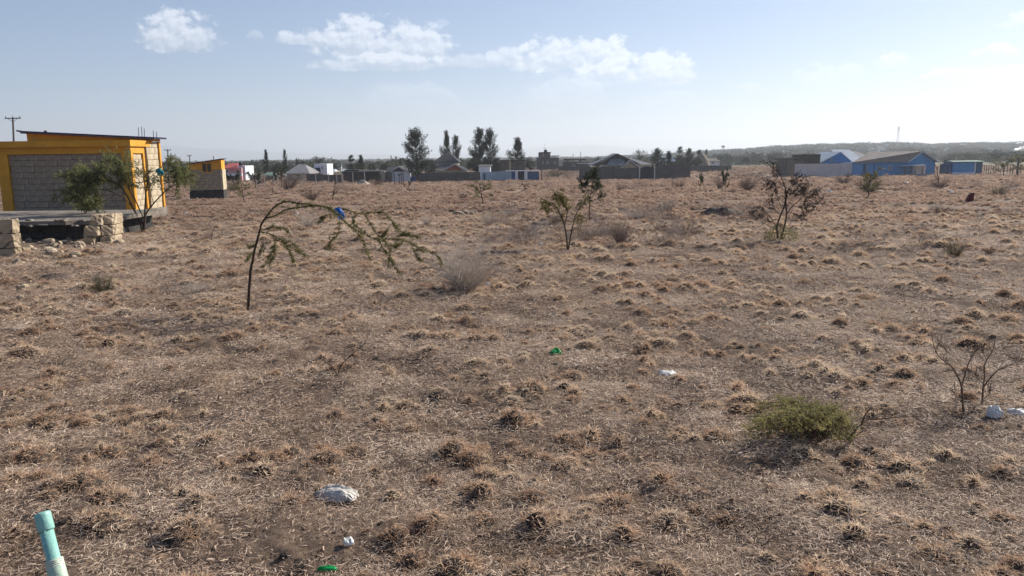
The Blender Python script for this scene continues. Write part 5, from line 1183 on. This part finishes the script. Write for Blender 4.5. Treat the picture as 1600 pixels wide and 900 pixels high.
for a, b in (((xe + .25, D - .42, ze), (M.x + .1, M.y - .48, zp + .08)), ((M.x + .1, M.y - .48, zp + .08), (xg + .5, B.y - .33, ze - .08))):
    a, b = Vector(a), Vector(b); w = Vector((0, 0, .2)); q = Vector((0, .05, 0)); G().hexa([a - w, b - w, b - w + q, a - w + q, a, b, b + q, a + q]).build('bargeboard', roof_bright, t)
window(t, 1388, 1393, 259, 266, D); bx(gate_blue, 'door', t, 1349, 1354, 257, D - .06, .06, 272); bx(gate_blue, 'bay', t, 1365, 1366, 255, D - .05, .05, 272)
G().sheet((W(1412, 260, 126).x, 126, W(1412, 259.5, 126).z), (W(1447, 260, 126).x, 126, W(1447, 257.5, 126).z), (W(1447, 260, 126).x, 129.3, W(1447, 256.8, 126).z), (W(1412, 260, 126).x, 128, W(1412, 259, 126).z), .06).build('porch_roof', roof_bright, t)
for a in (1414, 1422, 1427, 1442, 1446): bx(trim_white if a in (1427, 1446) else pole_wood, 'porch_post', t, a, a + .8, 259.5, 126.1, .1)
bx(pale_sheet, 'porch_wall', t, 1429, 1446, 258.5, 127.6, .1, 272)
t = house('blue_white_shed', 1512, 128, 'small shed with a blue front and white lower band right of the big blue shed', 'shed')
bx(blue_wall, 'wall', t, 1489, 1524, 254, 128, 3, 269.2); bx(white_wall, 'wall', t, 1489, 1524, 269.2, 127.97, 3.05); bx(blue_dull, 'wall', t, 1524.3, 1535, 252, 128.2, 3); bx(blue_dull, 'wall', t, 1484, 1488.7, 256, 128.2, 3); bx(white_wall, 'pillar', t, 1523, 1524.6, 253, 127.85, .12)
side_roof(roof_green, t, 1486, 1537, 1488, 1535, 252.5, 250.5, 128, 3); bx(black_wall, 'wall', t, 1489, 1508, 249.5, 133, 3)
# small far houses on the plain and the rise
rnd = random.Random(77)
far = [(1150, 253, 12, 300, 'white', 'far white roof just past the end of the low stone wall'), (1178, 251, 9, 330, 'white', 'tiny white house beyond the field left of the pod dotted tree'), (1132, 255, 9, 290, 'pink', 'tiny house with a pink roof beyond the low stone wall'),
 (1486, 244, 9, 420, 'white', 'far white roof above and left of the blue white shed'), (1510, 245, 8, 430, 'white', 'far white roof directly above the blue white shed'), (1543, 248, 10, 300, 'white', 'white roof between the blue white shed and the right edge trees'),
 (1462, 233, 5, 800, 'pale', 'speck of a house high on the wooded rise'), (1500, 236, 6, 700, 'pale', 'pale dot of a house on the rise above the blue white shed'), (1570, 238, 6, 650, 'pale', 'pale house on the rise near the right edge'), (1218, 246, 7, 420, 'pink', 'small pink roofed house far off behind the pod dotted tree'),
 (1240, 245, 6, 480, 'pale', 'small pale house far off left of the dull blue gables'), (395, 258, 8, 330, 'pale', 'small pale far house between the pink house and the spindly conifer'), (605, 256, 7, 360, 'pale', 'small pale far house left of the tall ragged tree'), (528, 257, 9, 320, 'white', 'far white roof right of the umbrella tree'), (1430, 243, 10, 520, 'pale', 'far pale house over the ridge of the big blue shed')]
for (px, py, w, D, kind, lab) in far:
    x = W(px, 250, D).x; s = w * D / 1200; t = empty('far_house', (x, D, float(base_z(x, D))), lab, 'house', 'small houses far across the plain'); zt = W(px, py + 2.5, D).z; zr = W(px, py, D).z; z0 = min(zt - 2.5, float(base_z(x, D)) - .3)
    G().box(x - s / 2, x + s / 2, D, D + s * .6, z0, zt).build('wall', {'white': white_wall, 'pink': cream_wall, 'pale': cream_wall}[kind], t)
    G().add([(x - s * .6, D - .3, zt), (x + s * .6, D - .3, zt), (x + s * .35, D + s * .3, zr), (x - s * .35, D + s * .3, zr), (x - s * .6, D + s * .7, zt), (x + s * .6, D + s * .7, zt)], [(0, 1, 2, 3), (5, 4, 3, 2), (1, 5, 2), (4, 0, 3), (0, 4, 5, 1)]).build('roof', {'white': roof_bright, 'pink': roof_red, 'pale': roof_bright}[kind], t)

# ================================================================== poles, fences, masts
def pole(px, top, D, r, label, arm=0, name='utility_pole', bot=None):
    x = W(px, 262, D).x; z0 = g(x, D) - .3; a = W(px, top, D); t = empty(name, (x, D, z0 + .3), label, 'pole')
    G().tube([(x, D, z0), (a.x, D, a.z)], [r, r * .75], 8).build('post', pole_wood, t)
    if arm:
        s = arm * D / 1200; G().box(a.x - s, a.x + s, D - .06, D + .06, a.z - .12, a.z).build('crossarm', pole_wood, t)
        for k in (-1, 0, 1): G().tube([(a.x + k * s * .9, D, a.z), (a.x + k * s * .9, D, a.z + .22)], [.05, .03], 6).build('insulator', tank_black, t)
        for k in (-1, 1): G().tube([(a.x + k * s * .6, D - .07, a.z - .1), (a.x, D - .07, a.z - s * .55)], .025, 4).build('brace', pole_wood, t)
pole(20, 184, 95, .13, 'wooden power pole with a wide crossarm rising behind the yellow cornered building', 12)
pole(262, 234, 150, .14, 'power pole with a short crossarm between the two yellow trimmed buildings', 5)
pole(296, 243, 170, .12, 'small far power pole behind the outhouse roof', 3)
pole(846.5, 240, 126, .09, 'slim pale pole in front of the grey block with the water tank')
pole(611, 243, 150, .12, 'dark thin pole above the white garage')
pole(1019, 234, 131, .06, 'thin pole above the right roof of the gabled house')
pole(907, 270, 127, .05, 'short thin pole before the left end of the compound wall')
for (px, top, D, lab) in ((1130, 227.5, 900, 'left of two water towers on the skyline right of centre'), (1190, 229.5, 900, 'right of two water towers on the skyline right of centre')):
    a = W(px, top, D); x = a.x; z0 = float(base_z(x, D)) - 1; t = empty('water_tower', (x, D, z0), lab, 'tower', 'water towers on the skyline')
    q = G()
    for sx_, sy_ in ((-1, -1), (1, -1), (1, 1), (-1, 1)): q.tube([(x + sx_ * 1.2, D + sy_ * 1.2, z0), (x + sx_ * .9, D + sy_ * .9, a.z - 2)], .15, 4)
    q.build('frame', steel, t); G().tube([(x, D, a.z - 2.2), (x, D, a.z - .3), (x, D, a.z)], [1.9, 1.9, .9], 10).build('tank', tank_black, t)
def mast():
    D = 1400; a = W(1404.5, 197, D); x = a.x; z0 = float(base_z(x, D)) - 2; t = empty('radio_mast', (x, D, z0), 'tall lattice radio mast on the skyline above the big blue shed', 'mast'); q = G(); H = a.z - z0; n = 14
    w = lambda u: 1.6 * (1 - u) + .7
    for i in range(n):
        u0, u1 = i / n, (i + 1) / n; c = [(-1, -1), (1, -1), (1, 1), (-1, 1)]
        for k in range(4):
            p0 = Vector((x + c[k][0] * w(u0), D + c[k][1] * w(u0), z0 + H * u0)); p1 = Vector((x + c[k][0] * w(u1), D + c[k][1] * w(u1), z0 + H * u1)); k2 = (k + 1) % 4; p2 = Vector((x + c[k2][0] * w(u1), D + c[k2][1] * w(u1), z0 + H * u1))
            q.tube([p0, p1], .22, 3, False); q.tube([p0, p2], .12, 3, False)
    q.build('lattice', trim_white, t)
    for k in (-1, 1): G().box(x + k * 1.4 - .4, x + k * 1.4 + .4, D - .4, D + .4, a.z - 7, a.z - 2).build('antenna', trim_white, t)
mast()
def fence(name, label, pts, h, r, m, wires=3, px_top=None):
    b = [P(px, py) for px, py in pts]; t = empty(name, b[0], label, 'fence'); tops = []; rnd = random.Random(len(pts))
    for p in b:
        hh = h * rnd.uniform(.85, 1.1); e = p + Vector((rnd.uniform(-.12, .12), 0, hh)); G().tube([p - Vector((0, 0, .2)), e], [r, r * .9], 6).build('fence_post', m, t, org=p); tops.append((p, e))
    q = G()
    for k in range(wires):
        u = .35 + .28 * k
        for (a, b1), (c, d1) in zip(tops[:-1], tops[1:]): q.tube([a.lerp(b1, u), c.lerp(d1, u)], .006, 3, False)
    q.build('wire', steel, t)
fence('post_fence', 'row of pale leaning concrete fence posts across the left background before the dark sheds', [(402, 293), (407, 292), (414, 291), (428, 291), (446, 292), (475, 291), (494, 291), (513, 290), (526, 290), (536, 289), (552, 288), (571, 287)], 1.9, .07, mat('post_concrete', (.42, .38, .33), (.28, .25, .22), 4, .9))
fence('post_fence', 'short row of dark wooden posts in front of the white garage', [(609, 289), (617, 290), (624, 291), (627, 290), (630, 290), (650, 287)], 1.75, .075, pole_wood, 2)
fence('post_fence', 'crowded line of dark crooked posts right of the small blue and white shed', [(1537, 273), (1540.5, 273), (1544, 273), (1547.5, 273), (1552, 273), (1556, 273), (1559.5, 273), (1563, 273), (1568, 273), (1573, 273), (1578, 273), (1582, 273), (1588, 273), (1594, 273), (1602, 273), (1610, 273)], 1.75, .065, pole_wood, 3)
fence('post_fence', 'few thin dark posts before the porch of the big blue shed', [(1414, 276), (1421, 276), (1430, 276), (1440, 276), (1446, 276), (1470, 276), (1478, 276), (1485, 276)], 1.1, .05, pole_wood, 2)

# ================================================================== things lying about
def mound(name, px, pb, w, h, m, label, cat, seed):
    p = P(px, pb); k = math.hypot(p.x, p.y) / 1200; rx, ry, H = w * k / 2, w * k * .4, h * k; v = []; f = []; n, q = 22, 7
    for i in range(q):
        for j in range(n):
            a = j / n * 6.283; u = i / (q - 1); x, y = math.cos(a) * rx * (1 - u), math.sin(a) * ry * (1 - u)
            v.append((x, y, float(H * (1 - (1 - u) ** 2) * (.6 + .8 * vnoise(x * 2.2 + seed, y * 2.2, seed)) + (0 if u else -.1) + .12 * H * (_hash(np.array(i * 31 + j), np.array(seed), 3) - .5))))
    for i in range(q - 1):
        for j in range(n): f.append((i * n + j, i * n + (j + 1) % n, (i + 1) * n + (j + 1) % n, (i + 1) * n + j))
    me = bpy.data.meshes.new(name); me.from_pydata(v, [], f); me.materials.append(m); o = bpy.data.objects.new(name, me); COL.objects.link(o); o.location = p; tag(o, label, cat); return p, rx, ry, H
earth = mat('dark_earth', (.11, .08, .065), (.05, .038, .032), 4, .95, .9, 20)
mp = mound('earth_mound', 1128, 337, 78, 13, earth, 'long low mound of dark earth in mid field left of the pod dotted tree', 'mound', 3)
mound('earth_mound', 970, 329, 34, 5, earth, 'short dark ridge of soil right of the leafy sapling', 'mound', 5)
mound('earth_mound', 85, 432, 48, 7, earth, 'low heap of dark ash in yellow grass in front of the rubble', 'mound', 6)
mound('sand_heap', 567, 289, 26, 6, sand, 'pale heap of building sand before the dark sheds', 'heap', 7)
rr = random.Random(5)
hp = P(724, 337); t = empty('stone_heap', hp, 'small heap of grey stones and sticks left of the flat topped sapling', 'heap')
for i in range(11): k = .035; rough_rock('stone', hp + Vector((rr.uniform(-.33, .33), rr.uniform(-.25, .25), rr.uniform(.02, .14))), rr.uniform(.08, .16), rr.uniform(.07, .12), rr.uniform(.05, .1), grey_block if i % 3 else rock_mat, 300 + i, parent=t)
# maroon marker stone
p = P(1516, 315); D = p.y; k = D / 1200; q = G(); rnd = random.Random(2)
ring = [(-4.2, 0), (-3.6, 5), (-2.4, 9.5), (0, 13), (2, 14.5), (3.8, 14), (4.4, 10), (4.6, 4), (4.2, 0)]
vs = [(p.x + (a + b * .12) * k, p.y, p.z + (b - .6) * k) for a, b in ring] + [(p.x + (a + b * .12 + .8) * k, p.y + .25, p.z + (b * .96 - .6) * k) for a, b in ring]; n = len(ring)
q.add(vs, [tuple(range(n)), tuple(range(2 * n - 1, n - 1, -1))] + [(i, i + n, (i + 1) % n + n, (i + 1) % n) for i in range(n)])
o = q.build('marker_stone', mat('maroon', (.13, .012, .018), (.07, .008, .012), 5, .8, .4), None, org=p); tag(o, 'dark maroon upright marker stone with a slanted top in the red grass on the right', 'marker')
p = P(1020, 303); k = math.hypot(p.x, p.y) / 1200; o = rough_rock('brick_block', p + Vector((0, 0, 3.2 * k)), 2.3 * k, .12, 4.2 * k, mat('brown_brick', (.20, .085, .05), (.12, .05, .035), 5, .85, .4), 7, 'small upright brown block alone in the field before the compound gate', 'block', yaw=.1)
# litter
p = P(526, 776); crumpled('torn_cloth', p + Vector((0, 0, .02)), .15, .09, .055, grey_fabric, 11, 'torn dirty white sack lying in the straw at the lower left of centre', 'cloth', n=13)
p = P(1043, 584); crumpled('plastic_scrap', p + Vector((0, 0, .035)), .095, .08, .03, white_plastic, 12, 'flat white piece of plastic in mid field right of the green wrapper', 'litter', 'white scraps of litter')
p = P(868, 561); crumpled('green_wrapper', p + Vector((0, 0, .02)), .075, .05, .06, green_plastic, 13, 'shiny green wrapper lying near the centre of the field', 'litter', 'green wrappers', n=6)
p = P(512, 897); crumpled('green_wrapper', p + Vector((0, 0, .02)), .055, .02, .02, green_plastic, 14, 'green wrapper at the very bottom edge left of centre', 'litter', 'green wrappers', n=6)
p = P(546, 862); crumpled('plastic_scrap', p + Vector((0, 0, .02)), .03, .035, .03, white_plastic, 15, 'small white scrap below the torn sack', 'litter', 'white scraps of litter', n=6)
p = P(1553, 657); crumpled('plastic_bag', p, .07, .05, .085, white_plastic, 16, 'puffed white plastic bag at the foot of the right bare sapling', 'bag', 'white plastic bags')
p = P(1590, 650); crumpled('plastic_bag', p, .08, .06, .05, white_plastic, 17, 'white plastic bag cut by the right edge of the picture', 'bag', 'white plastic bags')
p = P(762, 448); crumpled('plastic_bag', p, .06, .05, .10, white_plastic, 18, 'white bag caught at the right side of the large wiry grey bush', 'bag', 'white plastic bags')
p = P(806, 446); crumpled('plastic_scrap', p + Vector((0, 0, .01)), .07, .05, .03, white_plastic, 19, 'flat white scrap right of the large wiry grey bush', 'litter', 'white scraps of litter', n=6)
for i, (px, py, lab) in enumerate([(464, 338, 'white scrap caught in the pale bush under the arch'), (914, 341, 'white scrap just right of the leafy sapling stem'), (925, 346, 'tiny white dot of rubbish right of the leafy sapling foot'), (1226, 374, 'white scrap at the green foot of the pod dotted tree'), (845, 384, 'white scrap left of the yellow topped thorn tree foot'),
    (292, 338, 'pale scrap of rubbish in grass right of the thorn tree'), (1296, 302, 'white speck in the red grass right of the pod dotted tree'), (1487, 303, 'white speck left of the maroon marker stone'), (1416, 288, 'white speck before the big blue shed')]):
    p = P(px, py); k = math.hypot(p.x, p.y) / 1200; crumpled('plastic_scrap', p + Vector((0, 0, .02)), 4.2 * k, 3 * k, 4 * k, white_plastic, 30 + i, lab, 'litter', 'white scraps of litter', n=5)
# standpipe
def standpipe():
    D = 2.35; a, b = W(69, 815, D), W(95, 917, D - .06); ax = (a - b).normalized(); base = b - ax * .55; base.z = g(base.x, base.y)
    b0 = b - ax * ((b.z - base.z) / ax.z + .05); t = empty('standpipe', b0, 'pale green plastic pipe with a round cap leaning up at the bottom left corner', 'pipe'); r = .0205
    q = G(); q.tube([b0, a], r, 28); q.build('pipe', pvc, t, smooth_=False)
    cp = [(-.030, r * 1.0), (-.030, r * 1.16), (-.026, r * 1.22), (.020, r * 1.22), (.027, r * 1.17), (.0305, r * 1.02), (.032, r * .5), (.0322, .001)]
    G().tube([a + ax * h for h, _ in cp], [w for _, w in cp], 28, False).build('cap', pvc, t)
    c = a - ax * .125; s = [(0.0, r * 1.0), (.0, r * 1.22), (-.006, r * 1.26), (-.022, r * 1.26), (-.024, r * 1.33), (-.10, r * 1.35), (-.104, r * 1.30), (-.2, r * 1.3)]
    G().tube([c + ax * h for h, _ in s], [w for _, w in s], 28, False).build('coupling', pvc_pale, t)
    for k in range(4):
        h = -.004 - .006 * k; u = ax.orthogonal().normalized(); v = ax.cross(u); pts = [c + ax * (h + .002 * math.sin(3 * i + k)) + (u * math.cos(i / 16 * 6.283) + v * math.sin(i / 16 * 6.283)) * (r * 1.28) for i in range(17)]
        G().tube(pts, .0016, 4, False).build('thread', mat('tape', (.75, .75, .68), (.6, .6, .5), 9, .5), t)
    for o in t.children:
        for pl in o.data.polygons: pl.use_smooth = len(pl.vertices) == 4
standpipe()

# ================================================================== vegetation too dense to count
def plain_wood():
    # hazy scrub wood on the plain behind the houses and over the far rise
    ps = []
    for k in range(4):
        rnd = random.Random(200 + k); l = G()
        for _ in range(42):
            c = Vector((rnd.gauss(0, .45), rnd.gauss(0, .45), rnd.uniform(.15, 1.0) ** .8))
            for _ in range(11): l.leaf(c + rvec(rnd) * .16, rvec(rnd), .17, .09, rnd)
        l.tube([Vector((0, 0, -.1)), Vector((.05, 0, .6))], [.06, .03], 4)
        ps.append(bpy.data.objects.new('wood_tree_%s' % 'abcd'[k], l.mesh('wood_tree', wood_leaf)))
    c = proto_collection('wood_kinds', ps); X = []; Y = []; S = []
    def put(r0, r1, a0, a1, n, s0, s1):
        r = np.sqrt(rng.uniform(r0 * r0, r1 * r1, n)); a = np.radians(rng.uniform(a0, a1, n)); x, y = r * np.sin(a), r * np.cos(a); f = fbm(x * .012, y * .012, 61); k = f > .38
        X.append(x[k]); Y.append(y[k]); S.append(rng.uniform(s0, s1, k.sum()))
    put(180, 300, -44, 44, 520, 1.3, 3.6); put(300, 700, -44, 44, 2600, 2.0, 4.5); put(700, 2500, -44, 44, 9000, 3, 6.5); put(600, 1500, 8, 46, 8000, 3.0, 7.5)
    X = np.concatenate(X); Y = np.concatenate(Y); S = np.concatenate(S); n = len(X)
    k = ~((Y < 240) & (X > -22) & (X < 80)); X, Y, S = X[k], Y[k], S[k]; n = len(X)
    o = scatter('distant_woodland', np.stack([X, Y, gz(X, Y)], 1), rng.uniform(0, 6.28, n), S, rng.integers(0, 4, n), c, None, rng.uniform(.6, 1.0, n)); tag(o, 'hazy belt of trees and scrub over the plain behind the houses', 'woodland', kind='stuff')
plain_wood()
def far_town():
    q = G(); rnd = random.Random(9)
    for i in range(130):
        r = rnd.uniform(650, 1350); a = R(rnd.uniform(9, 44)); x, y = r * math.sin(a), r * math.cos(a); z = g(x, y); s = rnd.uniform(2.5, 5); h = rnd.uniform(4.5, 7); q.m = rnd.choice((0, 0, 1))
        q.box(x - s, x + s, y, y + s, z - 1, z + h * .7); q.m = 2 if rnd.random() < .5 else 3
        q.add([(x - s * 1.1, y - .4, z + h * .7), (x + s * 1.1, y - .4, z + h * .7), (x + s * 1.1, y + s + .4, z + h * .7), (x - s * 1.1, y + s + .4, z + h * .7), (x - s * .7, y + s * .5, z + h), (x + s * .7, y + s * .5, z + h)], [(0, 1, 5, 4), (1, 2, 5), (2, 3, 4, 5), (3, 0, 4)])
    o = q.build('far_town', [white_wall, cream_wall, roof_bright, roof_brown]); tag(o, 'specks of pale houses scattered over the wooded rise on the right', 'town', kind='stuff')
far_town()
def brush():
    os_ = [bpy.data.objects.new('brush_%s' % 'abc'[i], scrub_proto('brush', 16, .5, 1.9, (grey_brown, brown_scrub, pale_twig)[i], 50 + i, sub=4, rad=.0042)) for i in range(3)]
    c = proto_collection('brush_kinds', os_); X = []; Y = []; S = []
    def zone(p0, p1, y0, y1, n, s):
        for _ in range(n):
            px = rng.uniform(p0, p1); py = rng.uniform(y0, y1); p = P(px, py); X.append(p.x); Y.append(p.y); S.append(s * rng.uniform(.5, 1.3))
    zone(760, 1100, 325, 385, 240, .75); zone(250, 700, 282, 300, 150, 1.2); zone(700, 1240, 280, 297, 190, 1.3); zone(1240, 1600, 278, 300, 120, 1.2); zone(842, 905, 265, 280, 90, 2.0); zone(1143, 1230, 262, 280, 90, 2.0); zone(1020, 1150, 268, 284, 50, 1.5); zone(230, 420, 330, 370, 60, .6); zone(60, 330, 395, 470, 40, .35)
    zone(1100, 1240, 322, 350, 60, .7); zone(1300, 1600, 300, 400, 60, .7); zone(420, 700, 320, 400, 30, .5)
    X, Y, S = map(np.array, (X, Y, S)); n = len(X); o = scatter('low_brush', np.stack([X, Y, gz(X, Y)], 1), rng.uniform(0, 6.28, n), S, rng.integers(0, 3, n), c); tag(o, 'low grey dry weeds growing in drifts across the middle of the field', 'brush', kind='stuff')
brush()
cover()

# ------------------------------------------------------------------ air
hz = G().box(-13000, 13000, -13000, 13000, -140, 220).build('haze', []); tag(hz, 'thin pale haze in the air over the whole plain', 'haze', kind='stuff')
hm = bpy.data.materials.new('haze_air'); hm.use_nodes = True; hn = hm.node_tree
for n in list(hn.nodes):
    if n.type != 'OUTPUT_MATERIAL': hn.nodes.remove(n)
pv = hn.nodes.new('ShaderNodeVolumePrincipled'); pv.inputs['Density'].default_value = 3.2e-4; pv.inputs['Color'].default_value = (.86, .92, 1, 1); pv.inputs['Anisotropy'].default_value = .3
hn.links.new(pv.outputs[0], hn.nodes['Material Output'].inputs['Volume']); hz.data.materials.append(hm)
